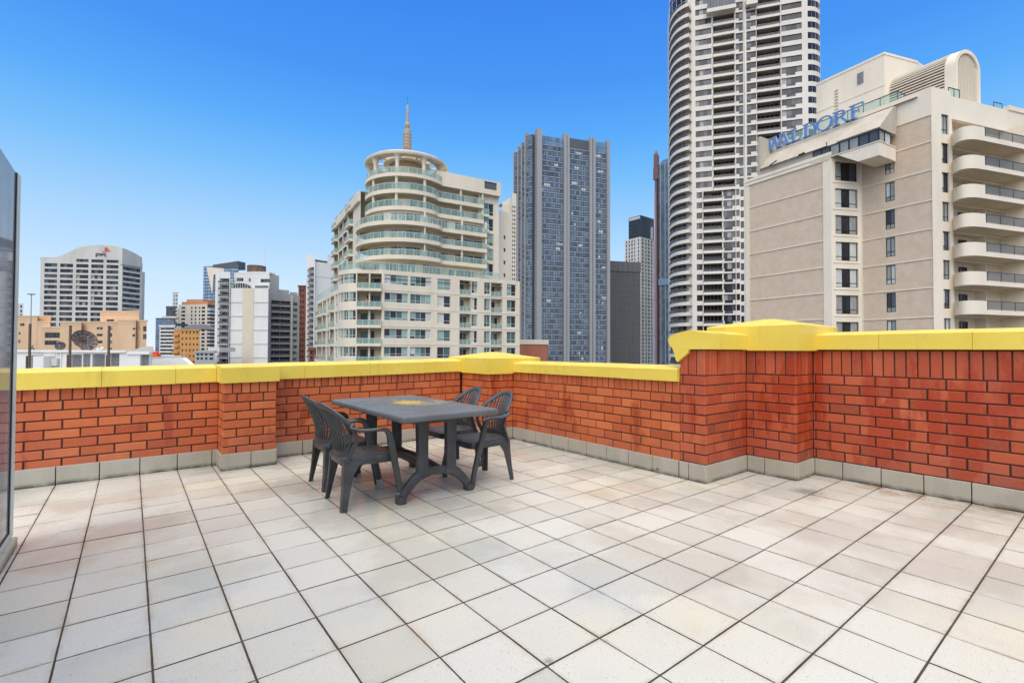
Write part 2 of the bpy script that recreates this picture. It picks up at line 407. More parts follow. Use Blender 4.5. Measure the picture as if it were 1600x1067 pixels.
bricks(mb, Fr((PX0, PY, 0), 0), PX1-PX0, .150, 7, .115, .125, BH=.0885); bricks(mb, Fr((PX0, YB, 0), -S90), YB-PY, .150, 7, .115, .0, BH=.0885); bricks(mb, Fr((PX1, PY, 0), S90), YB-PY, .150, 7, .115, .0, BH=.0885); shear(mb)
pr = mb.build('pier', M_brick, lw)
mo = MB(); mo.box(W0, PX0+.009, PX1-.009, PY+.009, YB+.008, -.2, .93); mo.build('mortar', M_mortar, pr)
mb = MB(); skirt(mb, Fr((PX0, PY, 0), 0), PX1-PX0, phase=.26); skirt(mb, Fr((PX0, YB-.017, 0), -S90), YB-PY-.0, phase=.02); skirt(mb, Fr((PX1, PY, 0), S90), YB-PY-.017, phase=.1); mb.build('skirting', M_skirt, pr)
mb = MB(); coping(mb, None, Fr((0, PY, 0), 0), PX0-.025, PX1+.025, -.03, .72, .893, .899, .165, .022); mb.build('cap', M_yellow, pr)

# ---- corner pier
CX, CY = 3.83, 5.385
cpier = thing('corner_pier', 'square brick pier with thick yellow hipped cap in the far terrace corner', 'pier', (CX+.4, CY+.4, 0))
mb = MB(); bricks(mb, Fr((CX, YB, 0), -S90), YB-CY, .155, 7, .125, .03, BH=.0945); bricks(mb, Fr((CX, CY, 0), 0), 4.24-CX, .155, 7, .125, .06, BH=.0945)
bo = mb.build('brickwork', M_brick, cpier)
mo = MB(); mo.box(W0, CX+.009, 4.6, CY+.009, 6.3, -.2, .93); mo.build('mortar', M_mortar, bo)
mb = MB(); skirt(mb, Fr((CX, YB-.017, 0), -S90), YB-CY, phase=.05); skirt(mb, Fr((CX, CY, 0), 0), 4.24-CX-.017, phase=.1); mb.build('skirting', M_skirt, cpier)
mb = MB(); pier_cap(mb, CX-.035, 4.72, CY-.035, 6.42, .915, 1.135, 1.215); mb.build('cap', M_yellow, cpier)

# ---- right low parapet (faces -X)
XB = 4.24; SY = 2.742
rw = thing('parapet_wall', 'low orange brick parapet with yellow coping to the right of the chairs, between the two piers', 'wall', (XB, 4.0, 0))
mb = MB(); bricks(mb, Fr((XB, CY, 0), -S90), CY-SY, .155, 7, .125, .05, BH=.0945); bo = mb.build('brickwork', M_brick, rw)
mo = MB(); mo.box(W0, XB+.009, XB+.30, SY+.001, CY+.2, -.2, .96); mo.build('mortar', M_mortar, bo)
mb = MB(); skirt(mb, Fr((XB, CY-.017, 0), -S90), CY-SY-.017, phase=.18); mb.build('skirting', M_skirt, rw)
mb = MB(); coping(mb, None, Fr((XB, CY-.038, 0), -S90), 0, CY-.038-SY-.004, -.035, .36, .937, .94, .125, .030, seg=[1.25, 1.9]); mb.build('coping', M_yellow, rw)
mb = MB(); mb.tube([(XB-.0165, 2.98, .045), (XB-.030, 2.98, .045)], .016, 10); mb.tube([(XB-.022, 2.98, .045), (XB-.0308, 2.98, .045)], .009, 10, 1)
mb.build('drain_spout', [plain('spout', (150, 142, 128), .5), plain('spout_hole', (20, 18, 16), .9)], rw)

# ---- tall wall: stub with scrolled coping end, pier with hipped cap, long run to the right
TY, TX, PXa, PYa = 2.475, 5.44, 5.03, 1.995
zt = 1.024
tw = thing('parapet_wall', 'taller dark red brick parapet with scrolled yellow coping end and hipped pier cap', 'wall', (5.2, 1.6, 0))
mb = MB()
bricks(mb, Fr((XB, SY-.003, 0), -S90), SY-.003-TY, .168, 9, .242, .03, pw=.088)
bricks(mb, Fr((XB, TY, 0), 0), PXa-XB, .168, 9, .242, .06)
bo = mb.build('brickwork', M_brick2, tw)
mb = MB(); bricks(mb, Fr((TX, PYa, 0), -S90), PYa+4, .168, 9, .242, .02, pw=.0835); mb.build('brickwork', M_brick2, tw)
mo = MB(); mo.box(W0, XB+.009, PXa+.2, TY+.009, SY-.004, -.2, 1.30); mo.box(W0, TX+.009, TX+.32, -4, PYa+.1, -.2, 1.30); mo.build('mortar', M_mortar, bo)
mb = MB()
skirt(mb, Fr((XB, SY-.003, 0), -S90), SY-.003-TY+.012, phase=.1); skirt(mb, Fr((XB, TY, 0), 0), PXa-XB-.017, phase=.22); skirt(mb, Fr((TX, PYa-.017, 0), -S90), PYa+4, phase=(PYa-.017-GY) % T)
mb.build('skirting', M_skirt, tw)
mb = MB()
coping(mb, None, Fr((TX, PYa-.045, 0), -S90), 0, PYa+4, -.045, .42, 1.257, 1.257, .148, .03, seg=[.52, 1.15, 1.9, 2.7, 3.5])
coping(mb, None, Fr((XB, TY, 0), 0), -.035, PXa-XB-.03, -.04, .30, 1.255, 1.255, .155, .03)
# scrolled end running down on to the low wall
F = Fr((XB-.034, 2.435, 0), -S90)               # local x runs towards the viewer
q = lambda y, z: (2.435-y, z)
prof = [q(2.436, 1.256), q(2.62, 1.256), q(2.635, 1.215), q(2.675, 1.185), q(2.745, 1.13), q(2.76, 1.145)]
prof += [q(y, z) for y, z in ((2.775, 1.21), (2.80, 1.265), (2.835, 1.305), (2.85, 1.345), (2.835, 1.375), (2.79, 1.395), (2.70, 1.415), (2.60, 1.425), (2.50, 1.420), (2.436, 1.411))]
mb.poly(F, list(reversed(prof)), 0, .36)
mb.build('coping', M_yellow, tw)
mb = MB(); bricks(mb, Fr((PXa, TY, 0), -S90), TY-PYa, .168, 9, .242, .07, pw=.088); bricks(mb, Fr((PXa, PYa, 0), 0), TX-PXa, .168, 9, .242, .03)
pr = mb.build('pier', M_brick2, tw)
mo = MB(); mo.box(W0, PXa+.009, 5.9, PYa+.009, 2.84, -.2, 1.30); mo.build('mortar', M_mortar, pr)
mb = MB(); skirt(mb, Fr((PXa, TY-.017, 0), -S90), TY-.017-PYa, phase=.17); skirt(mb, Fr((PXa, PYa, 0), 0), TX-PXa-.017, phase=.2); mb.build('skirting', M_skirt, pr)
mb = MB(); pier_cap(mb, PXa-.05, 5.96, PYa-.05, 2.88, 1.245, 1.50, 1.585); mb.build('cap', M_yellow, pr)

# ---- glass screen on a tiled kerb at the left
gs = thing('glass_screen', 'grey tinted glass wind screen with metal edge on a tiled kerb, at the left edge', 'screen', (-.58, 2.2, 0))
m = NT('screen_glass'); t = m.t
mixn = t.nodes.new('ShaderNodeMixShader'); tr = t.nodes.new('ShaderNodeBsdfTransparent'); tr.inputs[0].default_value = (.50, .51, .53, 1)
m.base(m.mix(m.rng(m.noise(3, 5, .7, stretch=(1, 1, .25)), .4, .7, 0, 1), lin(150, 150, 156), lin(176, 176, 182))); m.rough(.04)
dirt_or_reflection = m.rng(m.noise(5, 6, .7, stretch=(1, 1, .3)), .35, .75, .62, .80)  # opaque grey film in the pane imitates a reflection of overcast sky
m.l(dirt_or_reflection, mixn.inputs[0]); m.l(tr.outputs[0], mixn.inputs[1]); m.l(m.b.outputs[0], mixn.inputs[2]); m.l(mixn.outputs[0], t.nodes['Material Output'].inputs[0])
mb = MB(); mb.box(W0, -.592, -.580, -3, 4.27, .10, 2.33); mb.build('pane', m.m, gs)
M_alu = plain('pale_metal', (192, 204, 198), .45, .08, 3)
M_seal = plain('black_seal', (34, 30, 30), .6)
mb = MB(); mb.box(W0, -.60, -.572, 4.268, 4.372, .063, 2.335); mb.box(W0, -.60, -.572, -3, 4.275, .063, .098); mb.build('frame', M_alu, gs)
mb = MB(); mb.box(W0, -.579, -.5745, 4.252, 4.267, .10, 2.33); mb.box(W0, -.579, -.575, -3, 4.254, .099, .112); mb.build('seal', M_seal, gs)
mb = MB(); skirt(mb, Fr((-.56, 4.33, 0), -S90), 7.4, h=.06, off=-.0, phase=.17)
mb2 = MB(); mb2.box(W0, -.62, -.549, -3, 4.32, 0, .058)
F = Fr((-.545, -3, 0), S90)
mb = MB(); x = -3
F = Fr((-.548, 4.33, 0), S90+pi)
k = 0.0
while k < 7.2:
    mb.cbox(Fr((-.63, 4.33-k-.30, 0), S90), .003, .302, -.084, -.03, .002, .060, .003); k += T
kb = mb2.build('kerb', M_grout, gs); mb.build('kerb_tiles', M_skirt, kb)

# ================================================================== TABLE AND CHAIRS
m = NT('dark_resin')
n = m.noise(5, 5, .65)
m.base(m.mix(m.rng(n, .4, .7, 0, 1), lin(56, 57, 58), lin(74, 75, 77))); m.rough(m.rng(m.noise(30, 4, .6), .4, .6, .42, .30))
drop = m.noise(210, 2, .5); m.bump(m.rng(drop, .5, .75, 0, 1), .18, .003); M_resin = m.m
m = NT('wet_resin_seat')
m.base(m.mix(m.rng(m.noise(14, 5, .7), .4, .7, 0, 1), lin(58, 59, 62), lin(84, 86, 90))); m.rough(m.rng(m.noise(60, 3, .6), .4, .6, .48, .26))
m.bump(m.rng(m.noise(120, 2, .5), .52, .66, 0, 1), .35, .003); M_seat = m.m
m = NT('weathered_table_top')
base = m.mix(m.rng(m.noise(3.5, 6, .7), .35, .7, 0, 1), lin(86, 87, 87), lin(104, 105, 105))
base = m.mix(m.rng(m.noise(70, 3, .6), .66, .72, 0, .4), base, lin(150, 150, 150))
def blot(m, cx, cy, rx, ry, lo, hi, sc=16):
    mp = m.t.nodes.new('ShaderNodeMapping'); mp.inputs['Location'].default_value = (-cx/rx, -cy/ry, 0); mp.inputs['Scale'].default_value = (1/rx, 1/ry, 0)
    m.l(m.coord(), mp.inputs[0]); vl = m.t.nodes.new('ShaderNodeVectorMath'); vl.operation = 'LENGTH'; m.l(mp.outputs[0], vl.inputs[0])
    s = m.math('SUBTRACT', m.math('MULTIPLY', m.noise(sc, 6, .72, stretch=(.55, 1.3, 1)), 2.4), m.math('MULTIPLY', vl.outputs['Value'], .55))
    return m.rng(s, lo, hi, 0, 1)
base = m.mix(m.math('MULTIPLY', blot(m, .06, .08, .18, .28, .84, .90, 15), .92), base, lin(196, 160, 40))
base = m.mix(m.math('MULTIPLY', blot(m, .33, .02, .10, .22, 1.05, 1.12, 26), .85), base, lin(190, 160, 52))
base = m.mix(m.math('MULTIPLY', blot(m, .24, -.15, .14, .10, 1.02, 1.1, 26), .8), base, lin(196, 190, 160))
m.base(base); m.rough(m.rng(m.noise(9, 4), .4, .6, .5, .38)); m.bump(m.rng(m.noise(130, 2, .5), .6, .72, 0, 1), .10, .002); M_top = m.m
M_tape = plain('silver_scuffed_tape', (176, 174, 172), .4, .35, 30)

def rrect(hx, hy, r, n=5):
    out = []
    for cx, cy, a0 in ((hx-r, hy-r, 0), (-hx+r, hy-r, 90), (-hx+r, -hy+r, 180), (hx-r, -hy+r, 270)):
        for k in range(n+1):
            a = radians(a0+90*k/n); out.append((cx+r*cos(a), cy+r*sin(a)))
    return out
TC = Vector((2.055, 4.20, 0)); HX, HY, TZ = .458, .832, .735
tb = thing('patio_table', 'dark grey resin patio table stained with yellow paint, between the four chairs', 'table', TC)
mb = MB(); rr = []
for ins, z in ((.03, TZ-.046), (.004, TZ-.046), (0, TZ-.038), (0, TZ-.014), (.006, TZ-.004), (.018, TZ), (.25, TZ+.001)):
    rr.append([(TC.x+x, TC.y+y, z) for x, y in rrect(HX-ins, HY-ins, max(.03, .045-ins))])
mb.rings(rr); mb.build('table_top', M_top, tb, 40)
def trestle(yc, sgn):
    """a pair of posts on an arched foot, under one end"""
    mb = MB(); F = Fr((TC.x, yc, 0), 0)
    for s in (-1, 1):
        x = s*.135
        mb.sweep([(TC.x+x, yc, .20), (TC.x+x, yc, .45), (TC.x+x*1.02, yc, TZ-.05)], [(.053, .032), (.050, .030), (.058, .032)], up=Vector((0, 1, 0)), n=12, sq=.45)
        pts = spline([(TC.x+s*.075, yc, .225), (TC.x+s*.16, yc, .20), (TC.x+s*.245, yc, .135), (TC.x+s*.315, yc, .050)], 5)
        mb.sweep(pts, [(.034-.004*k/len(pts), .046-.014*k/len(pts)) for k in range(len(pts))], up=Vector((0, 0, 1)), n=12, sq=.5)
        mb.sweep([(TC.x+s*.325, yc, .058), (TC.x+s*.325, yc, .0)], [(.034, .044), (.036, .047)], up=Vector((0, 1, 0)), n=12, sq=.45)
    mb.box(F, -.085, .085, -.027, .027, .19, .25)
    # top bracket
    mb.poly(F, [(-.34, TZ-.075), (-.20, TZ-.11), (.20, TZ-.11), (.34, TZ-.075), (.34, TZ-.047), (-.34, TZ-.047)], -.03, .03)
    return mb
for yc, s in ((3.66, -1), (4.74, 1)): trestle(yc, s).build('trestle', M_resin, tb, 35)
mb = MB()
for s in (-1, 1):
    pts = spline([(TC.x+s*.05, 3.66, .215), (TC.x+s*.05, 3.95, .245), (TC.x+s*.05, 4.2, .255), (TC.x+s*.05, 4.45, .245), (TC.x+s*.05, 4.74, .215)], 4)
    mb.sweep(pts, [(.018, .030)]*len(pts), n=10, sq=.5)
mb.build('stretcher', M_resin, tb, 35)

def back_x(y, z): return -.228 - .03*(z-.40) - .66*max(0, z-.50)**1.5 + .125*(abs(y)/.235)**2.0*min(1, max(.3, (z-.28)/.25))
def make_chair(label):
    ch = thing('patio_chair', label, 'chair', (0, 0, 0), 'resin armchairs around the table')
    # seat
    mb = MB(); rr = []
    def outline(sc, z, drop=0):
        o = []
        for x, y in rrect(.235, .225, .07, 5):
            x2 = x; yy = y*(1-.10*(.235-x)/.47)
            dz = -drop*max(0, (x-.12)/.115)**2
            o.append((x2*sc, yy*sc, z+dz))
        return o
    for sc, z, d in ((.90, .368, .02), (.985, .366, .03), (1, .374, .03), (1, .394, .03), (.985, .403, .022), (.93, .404, .014), (.6, .394, 0), (.2, .390, 0)): rr.append(outline(sc, z, d))
    mb.rings(rr); mb.build('seat', M_seat, ch, 50)
    mb = MB()   # skirt under the seat
    mb.rings([outline(.97, .385), outline(.95, .335), outline(.93, .335), outline(.93, .385)], cap0=False, cap1=False)
    mb.build('seat_apron', M_resin, ch, 40)
    # back: rim, slats, solid foot band
    mb = MB(); arch = []
    for k in range(25):
        a = pi*k/24; y = .222*cos(a)
        z = .56 + .245*max(0, sin(a))**.95
        arch.append((y, z))
    side = [(.200, .37), (.206, .42), (.213, .48), (.219, .53)]
    full = side + arch + [(-y, z) for y, z in reversed(side)]
    path = [Vector((back_x(y, z), y, z)) for y, z in full]
    rings = []
    for i, p in enumerate(path):
        t = (path[min(i+1, len(path)-1)]-path[max(i-1, 0)]).normalized()
        nx = Vector((1, 0, .35)).normalized(); sx = t.cross(nx).normalized(); nn = sx.cross(t).normalized()
        wv, th = .026, .015
        rings.append([p+sx*(wv*cos(q))+nn*(th*sin(q)) for q in [2*pi*(k+.5)/10 for k in range(10)]])
    mb.rings(rings); mb.build('back_frame', M_resin, ch, 50)
    mb = MB(); ns = 13
    for k in range(ns):
        y = -.180+.36*k/(ns-1)
        sa = sqrt(max(0, 1-(y/.222)**2)); ztop = .56+.245*sa**.95-.008
        pts = [Vector((back_x(y, z)-.003, y, z)) for z in [.44+(ztop-.44)*q/6 for q in range(7)]]
        mb.sweep(pts, [(.0096, .0105)]*7, up=Vector((1, 0, 0)), n=6)
    rr = []
    for z, o in ((.372, 0), (.445, 0), (.452, .003), (.452, .011), (.445, .013), (.372, .013)):
        rr.append([Vector((back_x(y, z)-.006+o, y, z)) for y in [-.198+.396*q/12 for q in range(13)]])
    for a in range(len(rr)-1):
        for q in range(12): mb.face([rr[a][q], rr[a][q+1], rr[a+1][q+1], rr[a+1][q]])
    for z0, z1 in ((.545, .56),):   # a cross rib
        for q in range(12):
            ya, yb = -.2+.4*q/12, -.2+.4*(q+1)/12
            mb.face([(back_x(ya, z0)-.007, ya, z0), (back_x(yb, z0)-.007, yb, z0), (back_x(yb, z1)-.007, yb, z1), (back_x(ya, z1)-.007, ya, z1)])
    mb.build('backrest', M_resin, ch, 40)
    for s in (-1, 1):
        mb = MB()
        pts = spline([(back_x(.222, .64)-.004, s*.217, .665), (-.165, s*.240, .630), (-.08, s*.262, .612), (.03, s*.272, .614), (.070, s*.272, .610)], 5)
        nn = len(pts); mb.sweep(pts, [(.018+.010*sin(pi*min(1, k/nn*1.1)), .013) for k in range(nn)], up=Vector((0, 0, 1)) , n=10, sq=.7)
        mb.build('armrest', M_resin, ch, 50)
        mb = MB()
        pts = spline([(.045, s*.272, .613), (.088, s*.272, .601), (.115, s*.271, .563), (.130, s*.268, .50), (.152, s*.262, .40), (.185, s*.250, .27), (.215, s*.243, .13), (.238, s*.240, .0)], 4); q = len(pts)-1
        mb.sweep(pts, [(.020-.003*k/q, .0135+.015*min(1, k/(q*.45))-.007*max(0, (k/q-.5)*2)) for k in range(q+1)], up=Vector((1, 0, .25)).normalized(), n=12, sq=.5)
        mb.build('leg', M_resin, ch, 40)
        mb = MB()   # back leg: a broad tapering angle
        rr = []
        for z, xa, xb, yo, th in ((.385, -.225, -.035, .207, .024), (.335, -.226, -.10, .209, .027), (.27, -.228, -.145, .212, .029), (.14, -.236, -.175, .224, .026), (0, -.250, -.203, .238, .022)):
            rr.append([(xa, s*(yo-th*1.6), z), (xa+.006, s*yo, z), (xb, s*yo, z), (xb-.004, s*(yo-.012), z), (xa+.03, s*(yo-.016), z), (xa+.016, s*(yo-th*1.6), z)])
        if s > 0: rr = [list(reversed(r)) for r in rr]
        mb.rings(rr); mb.build('leg', M_resin, ch, 30)
    return ch
c1 = make_chair('nearest grey resin armchair left of the table, with scuffed silvery feet')
c2 = copy_tree(c1); c3 = copy_tree(c1); c4 = copy_tree(c1)
c2['label'] = 'grey resin armchair at the far left of the table, half hidden behind the nearest chair'
c3['label'] = 'grey resin armchair right of the table, its whole slatted back showing'
c4['label'] = 'grey resin armchair far right of the table, overlapped by the chair in front'
for c, x, y, a in ((c1, 1.525, 3.935, -2.5), (c2, 1.575, 4.575, -1), (c3, 2.665, 3.915, 180), (c4, 2.715, 4.535, 181.5)):
    c.location = (x, y, .001); c.rotation_euler.z = radians(a)
for s in (-1, 1):
    mb = MB(); mb.sweep([(.2242, s*.2425, .085), (.2388, s*.2400, .002)], [(.0185, .0255), (.0178, .0240)], up=Vector((1, 0, 0)), n=12, sq=.5)
    o = bpy.data.objects.new('foot_tape', mb.mesh('foot_tape', M_tape)); C.objects.link(o)
    o.parent = [l for l in c1.children if l.name.startswith('leg')][0 if s < 0 else 2]

# ================================================================== CITY: helpers
GZ = -42.0
def at(px, py, D):
    """world point seen at photo pixel (px, py) at D metres of horizontal distance along the view"""
    d = FW*FOC + RT*(px-800) + UP*(533.5-py); return EYE + d*(D/d.dot(FH))
def st(px, D, py=480): p = at(px, py, D); return Vector((p.x, p.y, 0))
def ab(a, b): return RH*a + FH*b
def face(p, q):
    d = q-p; return Fr((p.x, p.y, 0), atan2(d.y, d.x)), (Vector((d.x, d.y, 0))).length
def zs(F, px, rows): return [tuple(sorted((F.hit(px, a)[1], F.hit(px, b)[1]))) for a, b in rows]
def xs(F, py, cols): return [tuple(sorted((F.hit(a, py)[0], F.hit(b, py)[0]))) for a, b in cols]
def rects(cols, rows): return [(a, b, c, d) for (c, d) in rows for (a, b) in cols]
def plate(mb, F, Wd, z0, z1, holes=(), t=.25, m=0, x0=0.0):
    """a wall plane with real openings and their reveals"""
    e = 1e-4
    X = sorted({round(v, 4) for h in holes for v in h[:2] if x0 < v < Wd} | {x0, Wd}); Z = sorted({round(v, 4) for h in holes for v in h[2:4] if z0 < v < z1} | {z0, z1})
    op = set(); ix = {}
    import bisect
    for h in holes:
        i0 = bisect.bisect_left(X, round(max(x0, h[0]), 4)-e); i1 = bisect.bisect_left(X, round(min(Wd, h[1]), 4)-e)
        j0 = bisect.bisect_left(Z, round(max(z0, h[2]), 4)-e); j1 = bisect.bisect_left(Z, round(min(z1, h[3]), 4)-e)
        for i in range(i0, i1):
            for j in range(j0, j1): op.add((i, j))
    for j in range(len(Z)-1):          # merge solid runs along x
        i = 0
        while i < len(X)-1:
            if (i, j) in op: i += 1; continue
            k = i
            while k < len(X)-1 and (k, j) not in op: k += 1
            mb.face([F.p(X[i], 0, Z[j]), F.p(X[k], 0, Z[j]), F.p(X[k], 0, Z[j+1]), F.p(X[i], 0, Z[j+1])], m); i = k
    for (i, j) in op:
        a, b, c, d = X[i], X[i+1], Z[j], Z[j+1]
        if (i-1, j) not in op: mb.face([F.p(a, 0, c), F.p(a, t, c), F.p(a, t, d), F.p(a, 0, d)], m)
        if (i+1, j) not in op: mb.face([F.p(b, t, c), F.p(b, 0, c), F.p(b, 0, d), F.p(b, t, d)], m)
        if (i, j-1) not in op: mb.face([F.p(a, 0, c), F.p(b, 0, c), F.p(b, t, c), F.p(a, t, c)], m)
        if (i, j+1) not in op: mb.face([F.p(a, t, d), F.p(b, t, d), F.p(b, 0, d), F.p(a, 0, d)], m)
def shell(mb, pts, z0, z1, holes={}, t=.25, m=0, roof=None, skip=()):
    """closed block over a counter-clockwise footprint; holes per edge index"""
    n = len(pts)
    for i in range(n):
        if i in skip: continue
        F, Wd = face(pts[i], pts[(i+1) % n]); plate(mb, F, Wd, z0, z1, holes.get(i, ()), t, m)
    mb.face([(p.x, p.y, z1) for p in pts], m if roof is None else roof)
def bearing(p): d = p-EYE; return Vector((d.x, d.y, 0)).normalized()
def extrude_back(p, q, depth):
    """footprint whose flanks follow the street grid seen end-on from the terrace"""
    d = bearing(q if (q-EYE).dot(RH) < 0 else p)*depth; return [p, q, q+d, p+d]
def flat(p): return Vector((p.x, p.y, 0))

def glass(name, col, rough=.08, spec=.5, isl=.25, metal=0):
    m = NT(name); c = lin(*col)
    i = m.island(); lo = tuple(x*(1-isl) for x in c[:3])+(1,); hi = tuple(min(1, x*(1+isl)) for x in c[:3])+(1,)
    m.base(m.ramp(i, [(0, lo), (.5, c), (1, hi)])); m.rough(rough); m.b.inputs['Specular IOR Level'].default_value = spec; m.b.inputs['Metallic'].default_value = metal
    return m.m
G_dark = glass('dark_glass', (46, 48, 54), .12, .4); G_grey = glass('grey_glass', (84, 88, 96), .12, .4); G_curt = plain('curtained_glass', (150, 152, 150), .35, .2, 1.5)
G_green = glass('green_glass', (132, 156, 150), .15, .4); G_teal = glass('teal_glass', (78, 102, 100), .1, .4); G_blind = plain('white_blind', (196, 198, 194), .5, .1, 2)
G_black = glass('black_glass', (42, 43, 47), .12, .35)
FR_white = plain('white_frame', (206, 206, 202), .4, .05); FR_dark = plain('dark_frame', (44, 42, 42), .4, .1); FR_grey = plain('grey_frame', (128, 128, 130), .4, .1)
m = NT('balcony_glass'); t_ = m.t; mxx = t_.nodes.new('ShaderNodeMixShader'); trn = t_.nodes.new('ShaderNodeBsdfTransparent'); trn.inputs[0].default_value = (.82, .92, .88, 1)
m.base(lin(158, 186, 176)); m.rough(.06); mxx.inputs[0].default_value = .42
m.l(trn.outputs[0], mxx.inputs[1]); m.l(m.b.outputs[0], mxx.inputs[2]); m.l(mxx.outputs[0], t_.nodes['Material Output'].inputs[0]); G_rail = m.m
m = NT('smoked_balcony_glass'); t_ = m.t; mxx = t_.nodes.new('ShaderNodeMixShader'); trn = t_.nodes.new('ShaderNodeBsdfTransparent'); trn.inputs[0].default_value = (.62, .63, .64, 1)
m.base(lin(112, 112, 112)); m.rough(.06); mxx.inputs[0].default_value = .5
m.l(trn.outputs[0], mxx.inputs[1]); m.l(m.b.outputs[0], mxx.inputs[2]); m.l(mxx.outputs[0], t_.nodes['Material Output'].inputs[0]); G_smoke = m.m

_wc = {}
ST = {
 'dark4': dict(fr=FR_grey, ft=.07, nx=4, tz=[], gl=[(G_dark, 5), (G_grey, 2), (G_curt, .6)]),
 'strip': dict(fr=FR_dark, ft=.06, nx=5, tz=[], gl=[(G_dark, 5), (G_grey, 3)]),
 'pane': dict(fr=FR_dark, ft=.06, nx=1, tz=[], gl=[(G_dark, 5), (G_grey, 2)]),
 'beige2': dict(fr=FR_white, ft=.07, nx=2, tz=[.30], gl=[(G_teal, 3), (G_green, 3), (G_dark, 3), (G_blind, .6)]),
 'beige4': dict(fr=FR_white, ft=.07, nx=4, tz=[.28], gl=[(G_teal, 3), (G_green, 4), (G_dark, 3), (G_blind, .8)]),
 'door': dict(fr=FR_white, ft=.07, nx=2, tz=[], gl=[(G_teal, 3), (G_green, 2), (G_dark, 4)]),
 'hotel3': dict(fr=FR_dark, ft=.075, nx=3, tz=[.24], gl=[(G_curt, 3), (G_blind, 2), (G_black, 1), (G_grey, 1)], mid=3),
 'bay': dict(fr=FR_dark, ft=.06, nx=1, tz=[], gl=[(G_grey, 3), (G_curt, 3), (G_blind, 1), (G_dark, 1)]),
 'hotel1': dict(fr=FR_dark, ft=.07, nx=2, tz=[.26], gl=[(G_blind, 4), (G_curt, 5), (G_dark, 1.5), (G_grey, 1)]),
 'tower': dict(fr=FR_dark, ft=.05, nx=4, tz=[], gl=[(G_dark, 4), (G_grey, 4), (G_black, 1), (G_curt, .6)]),
 'tower2': dict(fr=FR_dark, ft=.05, nx=2, tz=[], gl=[(G_dark, 5), (G_grey, 3), (G_black, 2)]),
 'ddoor': dict(fr=FR_dark, ft=.06, nx=2, tz=[], gl=[(G_dark, 4), (G_black, 4), (G_grey, 1)]),
 'office': dict(fr=FR_white, ft=.06, nx=3, tz=[], gl=[(G_grey, 4), (G_dark, 4)]),
 'louvre': dict(fr=FR_grey, ft=.06, nx=1, tz=[i/9 for i in range(1, 9)], gl=[(G_grey, 1)]),
}
def win_mb(w, h, S):
    mb = MB(); F = W0; ft = S['ft']; nx = S['nx']
    for a, b in ((0, ft), (w-ft, w)): mb.box(F, a, b, -.05, .03, 0, h)
    mb.box(F, ft, w-ft, -.05, .03, 0, ft); mb.box(F, ft, w-ft, -.05, .03, h-ft, h)
    for k in range(1, nx): x = w*k/nx; mb.box(F, x-ft*.4, x+ft*.4, -.04, .03, ft, h-ft)
    tz = [0]+list(S['tz'])+[1]
    for f in S['tz']:
        for k in range(nx): mb.box(F, max(ft, w*k/nx+ft*.4), min(w-ft, w*(k+1)/nx-ft*.4), -.04, .03, h*f-ft*.4, h*f+ft*.4)
    tot = sum(q for _, q in S['gl'])
    for k in range(nx):
        def pick():
            r = R.uniform(0, tot)
            for i, (_, q) in enumerate(S['gl']):
                r -= q
                if r <= 0: return i+1
            return 1
        gi = pick()
        if 'mid' in S: gi = S['mid'] if k == nx//2 else R.choice((1, 1, 2, 4))
        for j in range(len(tz)-1):
            if R.random() < .25 and 'mid' not in S: gi = pick()
            a, b, c, d = w*k/nx, w*(k+1)/nx, h*tz[j], h*tz[j+1]; dy = R.uniform(-.004, .004)
            mb.face([(a, .0+dy, c), (b, .0-dy, c), (b, .0-dy, d), (a, .0+dy, d)], gi)
    return mb
class Wins:
    """windows of one building: the hundred that show largest become parts, the rest one stuff part"""
    def __init__(s, root, name='window'): s.root, s.name, s.L = root, name, []
    def add(s, F, rs, style, y=.2):
        for (a, b, c, d) in rs: s.L.append((F, a, b, c, d, style, y))
    def flush(s, limit=100):
        def size(q):
            F, a, b, c, d, st_, y = q; p = F.p((a+b)/2, 0, (c+d)/2); v = p-EYE
            px = 800+FOC*v.dot(RT)/max(1, v.dot(FW)); py = 533.5-FOC*v.dot(UP)/max(1, v.dot(FW))
            vis = 1 if (-20 < px < 1620 and -20 < py < 575) else .001
            return -vis*(b-a)*(d-c)/v.length_squared
        s.L.sort(key=size); rest = MB(); rm = []; lo = wloc(s.root)
        for i, (F, a, b, c, d, sn, y) in enumerate(s.L):
            S = ST[sn]; key = (sn, round(b-a, 1), round(d-c, 1), R.randrange(6))
            if key not in _wc:
                mb = win_mb(max(.1, b-a), max(.1, d-c), S); _wc[key] = [mb, None, b-a, d-c]
            W_ = _wc[key]; p = F.p(a, y, c)
            mt = [S['fr']]+[g for g, _ in S['gl']]; sc = ((b-a)/W_[2], 1, (d-c)/W_[3])
            if i < limit:
                if W_[1] is None: W_[1] = W_[0].mesh(s.name, mt)
                o = bpy.data.objects.new(s.name, W_[1]); C.objects.link(o); o.parent = s.root
                o.location = p-lo; o.rotation_euler.z = F.a; o.scale = sc
            else:
                idx = []
                for q in mt:
                    if q not in rm: rm.append(q)
                    idx.append(rm.index(q))
                tmp = MB(); tmp.v = W_[0].v; tmp.f = W_[0].f; tmp.m = [idx[q] for q in W_[0].m]
                rest.add(tmp, Matrix.Translation(p) @ Matrix.Rotation(F.a, 4, 'Z') @ Matrix.Diagonal((*sc, 1)))
        if rest.v: stuff(rest.build(s.name, rm, s.root))
